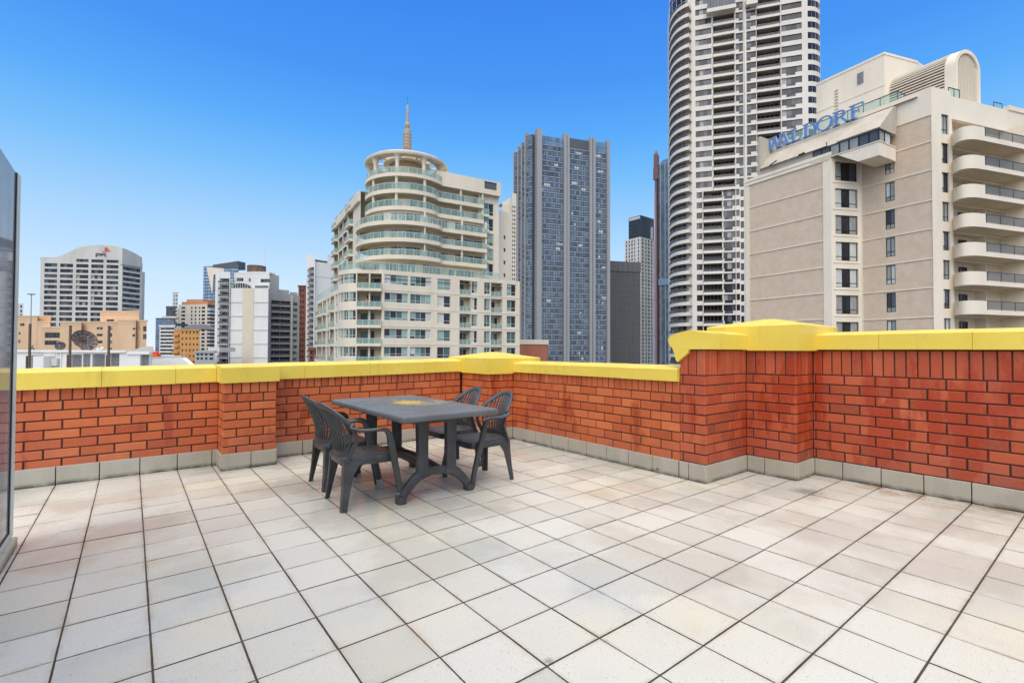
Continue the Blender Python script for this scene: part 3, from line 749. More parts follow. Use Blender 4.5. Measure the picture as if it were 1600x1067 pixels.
def recess(root, F, x0, x1, z0, z1, dep, wall, door='door', rail=G_rail, bar=FR_white, slab=.0, rh=1.0, name='balcony', posts=3, mats=None):
    """a recessed balcony: floor, side walls, ceiling, door, with its railing as a sub-part"""
    mb = MB(); p = F.p
    mb.face([p(x0, 0, z0), p(x1, 0, z0), p(x1, dep, z0), p(x0, dep, z0)])
    mb.face([p(x0, dep, z1), p(x1, dep, z1), p(x1, 0, z1), p(x0, 0, z1)])
    mb.face([p(x0, 0, z0), p(x0, dep, z0), p(x0, dep, z1), p(x0, 0, z1)]); mb.face([p(x1, dep, z0), p(x1, 0, z0), p(x1, 0, z1), p(x1, dep, z1)])
    mb.face([p(x0, dep, z0), p(x1, dep, z0), p(x1, dep, z1), p(x0, dep, z1)])
    if slab: mb.box(F, x0, x1, -slab, -.002, z0-.30, z0+.12)
    S = ST[door]; w_ = (x1-x0)*.62; h_ = min(2.3, (z1-z0)*.86)
    dm = win_mb(w_, h_, S); k0 = R.choice((.06, .3)); mt = [wall, S['fr']]+[g for g, _ in S['gl']]
    tmp = MB(); tmp.v, tmp.f, tmp.m = dm.v, dm.f, [q+1 for q in dm.m]
    q0 = p(x0+(x1-x0)*k0, dep-.06, z0+.02)
    mb.add(tmp, Matrix.Translation(q0) @ Matrix.Rotation(F.a, 4, 'Z'))
    b = mb.build(name, mt, root)
    rb = MB(); yy = -slab+.06 if slab else .08; zb = z0+.14
    rb.box(F, x0+.02, x1-.02, yy, yy+.02, zb, z0+rh-.05, 1)
    rb.box(F, x0, x1, yy-.02, yy+.04, z0+rh-.05, z0+rh); rb.box(F, x0, x1, yy-.02, yy+.04, z0+.02, zb)
    for k in range(posts+1):
        x = x0+.03+(x1-x0-.06)*k/posts; rb.box(F, x-.025, x+.025, yy-.015, yy+.035, zb, z0+rh-.05)
    if slab:
        for xx in (x0+.01, x1-.03): rb.box(F, xx, xx+.02, yy+.04, .0, zb, z0+rh-.05, 1); rb.box(F, xx-.01, xx+.03, yy+.04, .0, z0+rh-.05, z0+rh)
    rb.build('railing', [bar, rail], b); return b
def curtain(mb, F, x0, x1, z0, z1, nx, nz, gx=.12, gz=.3, y=0.0, mats=(0, 1), tilt=.01, sub=1):
    """curtain wall: separate panes (so that each catches the light a little differently) over a frame sheet"""
    mb.face([F.p(x0, y+.05, z0), F.p(x1, y+.05, z0), F.p(x1, y+.05, z1), F.p(x0, y+.05, z1)], mats[1])
    for j in range(nz):
        for i in range(nx):
            a = x0+(x1-x0)*i/nx+gx/2; b = x0+(x1-x0)*(i+1)/nx-gx/2; c = z0+(z1-z0)*j/nz+gz; d = z0+(z1-z0)*(j+1)/nz
            t1, t2 = R.uniform(-tilt, tilt), R.uniform(-tilt, tilt)
            mb.face([F.p(a, y+t1+t2, c), F.p(b, y-t1+t2, c), F.p(b, y-t1-t2, d), F.p(a, y+t1-t2, d)], mats[0])
def path_band(mb, pts, z0, z1, th, m=0, closed=False, lid=True):
    """upright band of thickness th (to the left of travel) following a plan path"""
    n = len(pts); nor = []
    for i in range(n):
        a = pts[max(0, i-1)]; b = pts[min(n-1, i+1)]; d = (b-a); d = Vector((d.x, d.y, 0)).normalized(); nor.append(Vector((-d.y, d.x, 0)))
    inn = [pts[i]+nor[i]*th for i in range(n)]
    rr = [[(p.x, p.y, z0), (p.x, p.y, z1), (q.x, q.y, z1), (q.x, q.y, z0)] for p, q in zip(pts, inn)]
    mb.rings([list(reversed(r)) for r in rr], m)
def resample(pts, step):
    out = [pts[0].copy()]; acc = 0
    for a, b in zip(pts[:-1], pts[1:]):
        L = (b-a).length; pos = step-acc
        while pos <= L: out.append(a+(b-a)*(pos/L)); pos += step
        acc = L-(pos-step)
    if (out[-1]-pts[-1]).length > step*.35: out.append(pts[-1].copy())
    else: out[-1] = pts[-1].copy()
    return out

# the city floor
mgr = NT('city_ground'); nn_ = mgr.noise(.03, 5, .6)
mgr.base(mgr.ramp(nn_, [(.35, (.05, .05, .052)), (.6, (.09, .088, .085))])); mgr.rough(.9)
mb = MB(); mb.face([(-6000, -6000, GZ), (6000, -6000, GZ), (6000, 6000, GZ), (-6000, 6000, GZ)])
struct(mb.build('ground', mgr.m))
# the block that carries the terrace
ob = thing('terrace_block', 'brick apartment block carrying the tiled terrace, only its parapet top visible', 'building', (1, 1.3, GZ))
mb = MB(); mb.box(W0, -4, 6.2, -4, 6.6, GZ, -.41); mb.build('wall', M_brick2, ob)

# ================================================================== CITY: left
def root_at(name, label, cat, p, group=None): return thing(name, label, cat, (p.x, p.y, GZ), group)
W_conc = plain('pale_concrete', (196, 193, 186), .8, .10, .15)
W_peach = plain('peach_render', (208, 176, 142), .85, .10, .12)
W_white = plain('white_render', (214, 213, 210), .8, .07, .12)
W_white2 = plain('weathered_white', (196, 196, 194), .85, .12, .2)
W_cream = plain('cream_render', (214, 204, 188), .8, .08, .12)
W_grey = plain('grey_render', (158, 160, 160), .8, .10, .15)
W_dgrey = plain('dark_grey_cladding', (82, 84, 88), .6, .10, .1)
W_ochre = plain('ochre_render', (196, 146, 86), .85, .10, .15)
W_terra = plain('terracotta_render', (194, 140, 104), .85, .10, .15)
W_brown = plain('brown_post', (92, 74, 64), .6, .2, 3)
W_metal = plain('galvanised_metal', (150, 152, 154), .5, .15, 2)
W_roof = plain('grey_roof_sheet', (150, 148, 142), .7, .12, .6)
W_beigeband = plain('beige_band', (206, 194, 174), .8, .06, .1)
def txt(body, F, x, z, size, y=-.15, ext=.06, squash=1.0):
    """lettering as a mesh, standing on the facade"""
    cu = bpy.data.curves.new('t', 'FONT'); cu.body = body; cu.size = size; cu.extrude = ext
    o = bpy.data.objects.new('t', cu); C.objects.link(o); dg = bpy.context.evaluated_depsgraph_get(); dg.update()
    me = bpy.data.meshes.new_from_object(o.evaluated_get(dg)); mb = MB()
    for v in me.vertices: mb.v.append(tuple(F.p(x+v.co.x*squash, y-v.co.z, z+v.co.y)))
    for p in me.polygons: mb.f.append(tuple(p.vertices)); mb.m.append(0)
    bpy.data.objects.remove(o); bpy.data.curves.remove(cu); bpy.data.meshes.remove(me); return mb

# ---- office block with the curved roof line
p0, p1, p2 = st(62, 325, 480), st(190, 333, 480), st(221.5, 347, 480)
F, Wd = face(p0, p1); F2, W2 = face(p1, p2)
rt_ = root_at('office_block', 'pale office block with curved roofline, window bands and red and black lettering', 'building', p0)
zt = F.hit(62, 405.5)[1]
rws = zs(F, 78, [(411.4+8.45*k, 416.9+8.45*k) for k in range(19)])
cls = xs(F, 480, [(68.2, 88.2), (92.6, 112.8), (117.7, 137), (141.3, 160.4), (165.2, 184)])
H = rects(cls, rws); top = zs(F, 151, [(405.6, 410.2)])[0]
H += [(a, b, top[0], top[1]) for a, b in cls[2:]]
r2 = zs(F2, 192, [(416.2+8.4*k, 421.6+8.4*k) for k in range(18)]); c2 = xs(F2, 480, [(191, 218.5)]); H2 = rects(c2, r2)
mb = MB(); back = [p2+bearing(p2)*30, p0+bearing(p2)*34]
ztt = max(zt, top[1]+.4)
shell(mb, [p0, p1, p2]+back, GZ, ztt, {0: H, 1: H2}, .8)
pts = [F.hit(px, py) for px, py in ((62.3, 405), (72, 403.5), (85, 402.5), (97, 399), (110, 392.8), (123, 387), (137, 384), (152, 383), (170, 383.5), (184, 385.5), (189.8, 387.5))]
mb.poly(F, [(pts[0][0], ztt-.01)]+pts[::1]+[(pts[-1][0], ztt-.01)][::1], -.02, 2)
pts2 = [F2.hit(px, py) for px, py in ((190.2, 387.6), (200, 391), (212, 397), (221, 402.5))]
mb.poly(F2, [(pts2[0][0], ztt-3.2)]+pts2+[(pts2[-1][0], ztt-3.2)], -.6, 2)
mb.build('wall', W_conc, rt_)
mb = MB(); Fp, Wp = face(p2, p2+ (F2.p(6, 3.2, 0)-F2.p(0, 0, 0))); 
a = st(221.5, 350); b = st(225.5, 352); mb.prism([(a.x, a.y), (b.x, b.y), (b.x+bearing(b).x*15, b.y+bearing(b).y*15), (a.x+bearing(b).x*15, a.y+bearing(b).y*15)], GZ, at(223, 425, 350).z); mb.build('stair_tower', W_conc, rt_)
wn = Wins(rt_); wn.add(F, H, 'dark4', .6); wn.add(F2, H2, 'strip', .6); wn.flush()
x, z = F.hit(149.3, 399.6); s = (F.hit(166, 399)[0]-x)
sg = thing('roof_sign', 'black lowercase lettering with a red and orange block mark high on the curved office block', 'sign', F.p(x, 0, z))
mb = txt('pwc', F, x, z, s/1.62, -.25, .15, 1.0); mb.build('lettering', plain('black_sign', (38, 36, 38), .5), sg)
M_red = plain('red_sign', (200, 62, 40), .5); M_orange = plain('orange_sign', (226, 128, 70), .5)
mb = MB(); x0, z0 = F.hit(164, 392.6); x1, z1 = F.hit(168.6, 387.2); x2 = F.hit(172, 390)[0]
mb.box(F, x0, x1, -.4, -.1, z0, z1, 0); mb.box(F, x1+.02, (x1+x2)/2, -.36, -.1, z0, z0+(z1-z0)*.8, 1); mb.box(F, (x1+x2)/2+.02, x2, -.34, -.1, z0, z0+(z1-z0)*.35, 1)
mb.box(F, x0-3.6/2.3, x0-.05, -.3, -.1, z0-.55, z0-.15, 0)
mb.build('mark', [M_red, M_orange], sg)

# ---- sliver of a grey tower beyond the glass screen
p0, p1 = st(12, 420), st(36.5, 420)
rt_ = root_at('apartment_tower', 'small grey tower just right of the glass screen, left of the peach office building', 'building', p0)
F, Wd = face(p0, p1); mb = MB(); zt = F.hit(36, 474)[1]
H = rects(xs(F, 500, [(20, 23), (25, 28), (31.2, 34)]), zs(F, 33, [(477+7*k, 481+7*k) for k in range(3)]))
shell(mb, extrude_back(p0, p1, 15), GZ, zt, {0: H}, .4); mb.build('wall', W_white2, rt_); wn = Wins(rt_); wn.add(F, H, 'pane', .3); wn.flush()

# ---- peach office building with stepped roof
D = 205
F = face(st(20, D), st(240, D-2))[0]
rt_ = root_at('peach_building', 'peach rendered office building with stepped flat roofs below the curved office block', 'building', st(130, D))
wn = Wins(rt_)
def block(F, x0, x1, y0, y1, z0, z1, holes=(), t=.3, m=0): 
    shell(mb, extrude_back(flat(F.p(x0, y0, 0)), flat(F.p(x1, y0, 0)), y1-y0), z0, z1, {0: [(a-x0, b-x0, c, d) for a, b, c, d in holes]}, t, m)
    return Fr(F.p(x0, y0, 0), F.a)
def hx(F, px, py): return F.hit(px, py)
PB = [  # px0, px1, top py, y offset, windows
 (20, 58, 493.5, 6, [(31, 38, 505, 509.5), (29, 32, 519, 523), (29, 32, 531, 536)]), (58.3, 78, 502, 5.5, []), (56, 79, 493.6, 12, []), (65, 94, 511, 2, [(70, 93.6, 519.5, 528), (70, 93.6, 532, 539)]),
 (94, 127, 503, 1, []), (127, 184, 502.5, 3, [(151, 160.5, 511, 515), (151, 160.5, 521.5, 525.5), (151, 160.5, 532, 536.5), (170, 175.5, 511, 516), (170, 175.5, 520.5, 526.5), (170, 175.5, 532, 537), (170, 175.5, 543.5, 546)]),
 (156, 217, 486, 8, [(166, 178, 499, 503.5)]), (183.5, 212, 500, 0, [(207, 211.5, 512.2, 515.3), (207, 211.5, 522, 526.2)]), (210, 229, 500.5, 1.5, [(217.5, 218.5, 511, 515), (223.5, 228.5, 509.5, 518), (223.5, 228.5, 522, 530)])]
mb = MB()
for (a, b, pt, yo, wl) in PB:
    Fo = F.sub(0, yo); x0 = Fo.hit(a, 520)[0]; x1 = Fo.hit(b, 520)[0]; zt = Fo.hit((a+b)/2, pt)[1]
    hs_ = [(Fo.hit(u, 520)[0], Fo.hit(v, 520)[0], Fo.hit(u, q2)[1], Fo.hit(u, q1)[1]) for u, v, q1, q2 in wl]
    block(Fo, x0, x1, 0, 18, GZ, zt, hs_); wn.add(Fo, hs_, 'dark4', .25)
    mb.box(Fo, x0-.15, x1+.15, -.15, .4, zt-.5, zt+.12); mb.box(Fo, x0-.08, x1+.08, -.08, .3, zt-1.6, zt-1.35)
mb.build('wall', W_peach, rt_); wn.flush()

# ---- rooftop plant rooms just beyond the parapet
D = 46
F = face(st(-60, D+3), st(300, D-3))[0]
rt_ = root_at('rooftop_plant_room', 'white rooftop plant room with grey louvred doors behind the left parapet', 'building', st(130, D))
mb = MB(); X = lambda px: F.hit(px, 560)[0]; Zq = lambda px, py: F.hit(px, py)[1]
zr = Zq(120, 549.5)
HL = [(X(47.5), X(68.2), -4, Zq(55, 555)), (X(111), X(128), -4, Zq(120, 554)), (X(129.5), X(141.5), -4, Zq(135, 553)), (X(144), X(164), -4, Zq(150, 553)), (X(171.5), X(186.5), -4, Zq(175, 552.5)), (X(219), X(233), -4, Zq(225, 553.5))]
shell(mb, extrude_back(flat(F.p(X(-60), 0, 0)), flat(F.p(X(233.5), 0, 0)), 7), GZ, zr, {0: [(a-X(-60), b-X(-60), c, d) for a, b, c, d in HL]}, .3)
mb.box(F, X(-60)-.1, X(199), -.18, .2, zr-.06, zr+.16); mb.box(F, X(199.3), X(233.5)+.1, -.12, .2, zr-.22, zr-.02)
mb.box(F, X(68.8), X(85), -.9, -.002, -4, Zq(70, 556)); mb.box(F, X(95), X(97), -.08, .2, -4, zr-.07)
mb.build('wall', W_white, rt_)
for k, (a, b, c, d) in enumerate(HL):
    lb = MB()
    if k == 2:
        lb.box(F, a, b, .2, .25, c, d, 0)
        for i in range(5): x = a+(b-a)*i/4; lb.box(F, x-.02, x+.02, .15, .2, c, d, 1)
        for i in range(8): z = d-(i+1)*.25; lb.box(F, a, b, .155, .195, z, z+.03, 1)
    else:
        n = int((d-c)/.13)
        for i in range(n): z = c+i*.13; lb.face([F.p(a, .28, z+.12), F.p(b, .28, z+.12), F.p(b, .12, z), F.p(a, .12, z)][::-1], 0)
        lb.face([F.p(a, .29, c), F.p(b, .29, c), F.p(b, .29, d), F.p(a, .29, d)], 1)
    lb.build('louvre_door', [W_metal, FR_grey], rt_)
mb = MB(); mb.box(F, X(85.5), X(94.6), -.32, -.02, Zq(90, 571), Zq(90, 560)); mb.tube([F.p(X(90), -.2, Zq(90, 560)), F.p(X(90), -.2, Zq(90, 552)), F.p(X(94), -.2, Zq(90, 551))], .03); mb.build('cooling_unit', W_white2, rt_)
# roof deck in front of it
mb = MB(); mb.box(Fr(F.p(0, 0, 0), F.a), X(-60), X(340), -14, 12, GZ, -2.6); dk = mb.build('roof_deck', W_roof, rt_)
# ---- steel post pairs
for k, (pa, pb, ta, tb_, bt) in enumerate(((45.6, 42, 506, 556, 577), (108.8, 105.8, 508.5, 554, 576), (169.3, 166.8, 509, 554.5, 573.5))):
    D = 41; b0 = at(pa, bt, D); 
    po = thing('steel_post', ('tall brown steel post nearest the glass screen, with a short post beside it', 'tall brown steel post in front of the big satellite dish, short post beside it', 'tall brown steel post right of the big satellite dish, short post beside it')[k], 'post', (b0.x, b0.y, -2.6), 'brown post pairs on the neighbouring roof')
    mb = MB(); t0 = at(pa, ta, D); mb.box(Fr((b0.x, b0.y, 0), -YAW), -.07, .07, -.06, .06, -2.6, t0.z); mb.build('post', W_brown, po)
    b1 = at(pb, bt, D); t1 = at(pb, tb_, D); mb = MB(); mb.box(Fr((b1.x, b1.y, 0), -YAW), -.06, .06, -.06, .06, -2.6, t1.z); mb.build('short_post', W_brown, po)
    mb = MB(); mb.box(Fr((b0.x, b0.y, 0), -YAW), -.32, .3, -.16, .16, -2.595, -2.54); mb.build('base_plate', W_brown, po)
# ---- mast with a flat head
b0 = at(47.2, 548, 60); mt_ = thing('antenna_mast', 'thin grey mast with a small flat head standing by the glass screen', 'mast', (b0.x, b0.y, -2.6))
mb = MB(); tz_ = at(47.2, 460.5, 60).z; mb.tube([(b0.x, b0.y, -2.6), (b0.x, b0.y, tz_)], [.09, .05]); mb.build('pole', W_metal, mt_)
mb = MB(); mb.box(Fr((b0.x, b0.y, 0), -YAW), -.32, .32, -.2, .2, tz_, tz_+.1); mb.build('head', W_dgrey, mt_)
# ---- satellite dishes
def dish(px, py, D, r, aim, label, mat, mesh_=False, zb=None):
    c = at(px, py, D); root = thing('satellite_dish', label, 'dish', (c.x, c.y, zb if zb is not None else c.z-r*1.5), 'dishes on the neighbouring roof')
    ax = (RH*aim[0] - FH*aim[1] + Vector((0, 0, aim[2]))).normalized(); u = ax.cross(Vector((0, 0, 1))).normalized(); v = u.cross(ax)
    mb = MB(); rr = []
    for q in range(6):
        rad = r*q/5 if q else .02; rr.append([c + u*(rad*cos(2*pi*k/24)) + v*(rad*sin(2*pi*k/24)) + ax*(.28*rad*rad/r) for k in range(24)])
    mb.rings(rr, 0, True, False); mb.rings([[p-ax*.04 for p in q_] for q_ in reversed(rr)], 0, False, True)
    if mesh_:
        for k in range(12):
            a = 2*pi*k/12; mb.tube([c + (u*cos(a)+v*sin(a))*(r*f) + ax*(.28*r*f*f+.02) for f in (.05, .35, .7, 1)], .028, 5, 1)
        for f in (.35, .7, .985): mb.tube([c + (u*cos(2*pi*k/24)+v*sin(2*pi*k/24))*(r*f) + ax*(.28*r*f*f+.02) for k in range(25)], .024, 5, 1)
    mb.build('reflector', mat, root, 50)
    mb = MB(); z0 = root.location.z; mb.tube([(c.x, c.y, z0), tuple(c-ax*.1)], .07+.02*r); mb.build('stand', W_metal, root)
    mb = MB(); f0 = c+ax*(r*.75); mb.tube([c + v*(-r*.9)+ax*(.22*r), f0], .025, 5); mb.tube([f0-ax*.1, f0+ax*.08], .06, 8); mb.build('feed', W_metal, root)
m_d = plain('dark_dish_mesh', (112, 98, 92), .7, .2, 2); m_r = plain('dark_rib', (56, 48, 46), .6); m_dk = plain('dark_dish', (70, 64, 64), .6, .15, 2)
dish(130.5, 533, 62, 1.4, (.86, .34, .52), 'big dark mesh satellite dish with ribs, tilted up right above the white plant room', [m_d, m_r], True, -1)
dish(95, 541, 58, .52, (.3, .8, .25), 'small solid dark satellite dish between the first two brown posts', m_dk, zb=-1)
dish(142, 545.5, 56, .34, (-.3, .8, .5), 'small dark dish at the foot of the big mesh dish', m_dk, zb=-1)
dish(51, 543, 56, .36, (-.6, .5, .3), 'small white dish beside the thin mast', W_white2, zb=-1)
dish(156.5, 545.6, 56, .36, (.1, .5, .8), 'small pale dish right of the big mesh dish', W_white2, zb=-1)
# ---- pitched grey roof and white sloping parapet
D = 70; F = face(st(198, D+2), st(243, D-2))[0]
rt_ = root_at('low_shed', 'low shed with shallow grey pitched roof right of the plant room', 'building', st(220, D))
A_, B_ = st(200, D+2, 545), st(241.5, D-2, 545); F, Wd = face(A_, B_); zb, ztp = F.hit(210, 549.5)[1], F.hit(231, 541)[1]
ft = extrude_back(A_, B_, 4.5); mb = MB(); shell(mb, ft, GZ, zb, {}, .1); mb.build('wall', W_conc, rt_)
rg = [ft[0]+(ft[3]-ft[0])*.55+(ft[1]-ft[0])*.62, ft[1]+(ft[2]-ft[1])*.55-(ft[1]-ft[0])*.06]; V3 = lambda p, z: (p.x, p.y, z)
mb = MB(); mb.face([V3(ft[0], zb+.02), V3(ft[1], zb+.02), V3(rg[1], ztp), V3(rg[0], ztp)]); mb.face([V3(ft[1], zb+.02), V3(ft[2], zb+.02), V3(rg[1], ztp)]); mb.face([V3(ft[2], zb+.02), V3(ft[3], zb+.02), V3(rg[0], ztp), V3(rg[1], ztp)]); mb.face([V3(ft[3], zb+.02), V3(ft[0], zb+.02), V3(rg[0], ztp)]); mb.build('roof', W_roof, rt_)
D = 52; F = face(st(232, D+1), st(300, D-1))[0]
rt_ = root_at('white_roof_wall', 'long low white roof wall with a sloping right end, behind the left parapet', 'wall', st(262, D))
pl = [F.hit(233, 566)[0:2], F.hit(234, 560.5), F.hit(262, 557.5), F.hit(283, 557.8), F.hit(300, 572)]
mb = MB(); mb.poly(F, [(pl[0][0], -6)]+pl[1:]+[(pl[4][0], -6)], 0, .5); mb.build('wall_face', W_white, rt_)
mb = MB(); mb.poly(F, [(pl[1][0]-.05, pl[1][1]+.002), (pl[2][0], pl[2][1]+.002), (pl[3][0]+.1, pl[3][1]+.002), (pl[3][0]+.1, pl[3][1]+.1), (pl[2][0], pl[2][1]+.1), (pl[1][0]-.05, pl[1][1]+.1)], -.06, .56); mb.build('capping', W_white2, rt_)
c = at(243, 555, 56); ob_ = thing('roof_vent', 'small bright orange roof ventilator behind the white sloping wall', 'vent', (c.x, c.y, c.z-.5))
M_vent = plain('orange_paint', (222, 84, 40), .5, .1, 3); mb = MB(); mb.box(Fr(c, -YAW), -.4, .4, -.3, .3, -.6, .22); mb.build('housing', M_vent, ob_)
mb = MB(); mb.lathe((c.x, c.y, c.z), [(.3, .22), (.34, .3), (.3, .4), (.05, .44)], 14); mb.build('cowl', M_vent, ob_)

# ---- the cluster of far small towers
def slab_tower(name, label, px0, px1, D0, D1, top, depth, wall, cols, rows, rpx, style, t=.4, group=None, extra=None, roofm=None):
    p, q = st(px0, D0), st(px1, D1); F, Wd = face(p, q); root = root_at(name, label, 'building', p, group)
    zt = F.hit((px0+px1)/2, top)[1]; H = rects(xs(F, 500, cols), zs(F, rpx, rows))
    mb = MB(); shell(mb, extrude_back(p, q, depth), GZ, zt, {0: H}, t); mb.box(F, -.3, Wd+.3, -.3, .5, zt-.5, zt+.4)
    mb.build('wall', wall, root); wn = Wins(root); wn.add(F, H, style, t*.8); 
    return root, F, Wd, zt, wn
G_blue = glass('blue_grey_glass', (112, 132, 158), .12, .5, .3); G_blue2 = glass('pale_blue_glass', (128, 156, 186), .1, .5, .3)
r_, F, Wd, zt, wn = slab_tower('pale_slim_tower', 'slim pale tower far off, tallest of the small cluster left of the white slab', 269.5, 278, 600, 600, 457, 12, W_white2, [(271, 272.6), (274.5, 276.5)], [(461+6*k, 463.5+6*k) for k in range(10)], 274, 'pane'); wn.flush()
r_, F, Wd, zt, wn = slab_tower('grey_office', 'dark grey banded office block in front of the slim pale tower', 259.5, 275, 540, 540, 479, 25, W_dgrey, [(260.5, 274.5)], [(482+4.4*k, 484.6+4.4*k) for k in range(8)], 266, 'strip'); wn.flush()
# blue glass with sloped white fin
p, q = st(317.5, 425), st(372, 415); F, Wd = face(p, q); r_ = root_at('blue_glass_office', 'blue glass office tower with a pale slanted edge behind the white slab', 'building', p)
mb = MB(); zt = F.hit(345, 415)[1]; shell(mb, extrude_back(p, q, 30), GZ, zt, {}, .3)
mb.poly(F, [F.hit(333, 414), F.hit(372, 408)[0:2], F.hit(372, 420), F.hit(333, 420)], -.4, 8); mb.build('wall', W_dgrey, r_)
mb = MB(); x1 = F.hit(336, 480)[0]; curtain(mb, F, 0, x1, GZ, zt-.5, 5, 42, .3, .9, -.3); curtain(mb, F, x1, Wd, GZ, zt-.5, 10, 42, .3, .9, -.3); mb.build('glazing', [G_blue2, W_dgrey], r_)
mb = MB(); mb.poly(F, [F.hit(325, 418), F.hit(352, 420), F.hit(352, 425), F.hit(336, 430), F.hit(334, 460)], -1.6, -.6); mb.build('slanted_fin', W_cream, r_)
# cream block with terracotta crown
p, q = st(279, 400), st(324, 396); F, Wd = face(p, q); r_ = root_at('cream_block', 'cream apartment block with terracotta stepped crown and corner balconies, mid-distance', 'building', p)
zt = F.hit(300, 476)[1]; H = rects(xs(F, 510, [(298, 300.4), (304, 306.4), (310.2, 312.4), (314.8, 320)]), zs(F, 300, [(479.5+5.85*k, 482.8+5.85*k) for k in range(14)]))
H += rects(xs(F, 510, [(283, 289)]), zs(F, 300, [(479.5+5.85*k, 482.6+5.85*k) for k in range(14)]))
mb = MB(); shell(mb, extrude_back(p, q, 20), GZ, zt, {0: H}, .4); mb.build('wall', W_cream, r_); wn = Wins(r_); wn.add(F, H, 'pane', .3); wn.flush()
mb = MB()
for a, b, tp, y in ((283, 323.5, 471.5, .6), (287, 313, 467.2, 3)): mb.box(F, F.hit(a, 476)[0], F.hit(b, 476)[0], y, 17, zt+.001*y, F.hit(300, tp)[1])
mb.build('crown', W_terra, r_)
bal = None
for k in range(13):
    for side, (a, b) in enumerate(((274.5, 279), (324.2, 328.8))):
        F_ = F; x0, x1 = F.hit(a, 500)[0], F.hit(b, 500)[0]; z = zs(F, 300, [(482.8+5.85*k, 484.9+5.85*k)])[0]
        mb = MB(); mb.box(F, x0, x1, -.4, 9, z[0], z[1]); mb.build('balcony', W_cream, r_)
mb = MB(); mb.box(F, F.hit(276.5, 500)[0], -.01, 1, 14, GZ, zt-4); mb.box(F, Wd+.01, F.hit(327, 500)[0], 1, 14, GZ, zt-6); mb.build('side_wing', W_dgrey, r_)
r_, F, Wd, zt, wn = slab_tower('blue_grey_block', 'blue grey glass block at the far left of the distant cluster', 244, 273, 500, 500, 497.5, 25, W_dgrey, [], [], 260, 'pane'); wn.flush()
mb = MB(); curtain(mb, F, 0, Wd, GZ, zt-1, 8, 28, .3, .7, -.35); mb.build('glazing', [G_blue, W_dgrey], r_)
mb = MB(); mb.box(F, 3, Wd-1, 4, 16, zt, zt+2.6); mb.build('plant_room', W_conc, r_)
r_, F, Wd, zt, wn = slab_tower('white_banded_office', 'white banded office with dark ribbon windows beside the ochre building', 250, 273.3, 300, 298, 509, 18, W_white, [(250.9, 272.6)], [(512+5.55*k, 515.2+5.55*k) for k in range(12)], 262, 'strip'); wn.flush()
mb = MB(); mb.box(F, 2, Wd-2, 3, 12, zt+.4, zt+1.7); mb.build('plant_room', W_dgrey, r_)
r_, F, Wd, zt, wn = slab_tower('ochre_building', 'ochre building with a dark hipped roof and small square windows', 273.5, 312.5, 285, 278, 515.5, 16, W_ochre, [(284.5, 286.8), (290.4, 292.7), (296.2, 298.5), (302, 304.3), (307.2, 310)], [(518+9.2*k, 521.4+9.2*k) for k in range(6)], 297, 'pane')
for k in range(5):
    z = zs(F, 297, [(521+9.2*k, 524.5+9.2*k)])[0]; mb = MB(); mb.box(F, -.6, F.hit(281, 520)[0], -1.2, -.002, z[0], z[1]); mb.build('balcony', W_ochre, r_)
wn.flush(); a, b = F.hit(282, 515)[0], F.hit(312, 515)[0]; zr = F.hit(297, 506.5)[1]
mb = MB(); mb.rings([[F.p(a, -.4, zt+.41), F.p(b, -.4, zt+.41), F.p(b, 14, zt+.41), F.p(a, 14, zt+.41)], [F.p(a+2.5, 4, zr), F.p(b-5, 4, zr), F.p(b-5, 9, zr), F.p(a+2.5, 9, zr)]]); mb.build('roof', W_dgrey, r_)
# low grey buildings and the roof trees in front
r_, F, Wd, zt, wn = slab_tower('low_grey_building', 'low grey building with dark openings at the foot of the white slab', 306, 337, 190, 186, 549.5, 14, W_grey, [(308, 312), (314, 318), (321, 325), (328, 334)], [(552, 555.5), (558.5, 562)], 320, 'pane'); wn.flush()
mb = MB(); mb.box(F, F.hit(317, 545)[0], F.hit(335, 545)[0], 2, 9, zt, F.hit(325, 542.5)[1]); mb.build('plant_room', W_conc, r_)
b0 = st(300, 168); pod = root_at('podium_roof', 'low planted podium roof in front of the ochre building', 'building', b0)
F = Fr((b0.x, b0.y, 0), -YAW); mb = MB(); mb.box(F, -9, 7, -3, 6, GZ, -6.6); mb.build('wall', W_conc, pod)
m = NT('tree_leaves'); i_ = m.island(); m.base(m.ramp(i_, [(0, (.035, .06, .022)), (.5, (.06, .095, .035)), (1, (.09, .125, .05))])); m.rough(.7); M_leaf = m.m
M_bark = plain('bark', (88, 74, 60), .9, .2, 3)
def tree(px, py, D, h, rad, zb, label):
    c = at(px, py, D); root = thing('tree', label, 'tree', (c.x, c.y, zb), 'trees on the podium roof')
    mb = MB(); top_ = Vector((c.x, c.y, zb+h*.75)); mb.tube([(c.x, c.y, zb), (c.x+.05, c.y, zb+h*.35), tuple(top_)], [.16, .12, .04])
    for k in range(6):
        a = k*1.05; mb.tube([(c.x, c.y, zb+h*(.3+.05*k)), (c.x+cos(a)*rad*.6, c.y+sin(a)*rad*.6, zb+h*(.55+.05*k))], [.06, .02], 5)
    mb.build('trunk', M_bark, root)
    mb = MB(); cl = [(R.gauss(0, .45)*rad, R.gauss(0, .45)*rad, h*R.uniform(.42, .95), rad*R.uniform(.25, .42)) for _ in range(16)]
    for (x, y, z, r) in cl:
        for _ in range(70):
            d = Vector((R.gauss(0, 1), R.gauss(0, 1), R.gauss(0, .8))).normalized()*r*R.uniform(.6, 1.05); o = Vector((c.x+x, c.y+y, zb+z))+d
            u = Vector((R.gauss(0, 1), R.gauss(0, 1), R.gauss(0, 1))).normalized(); w_ = u.cross(d).normalized(); s_ = R.uniform(.10, .2)
            mb.face([o-u*s_, o+w_*s_*.6, o+u*s_, o-w_*s_*.6])
    mb.build('crown', M_leaf, root)
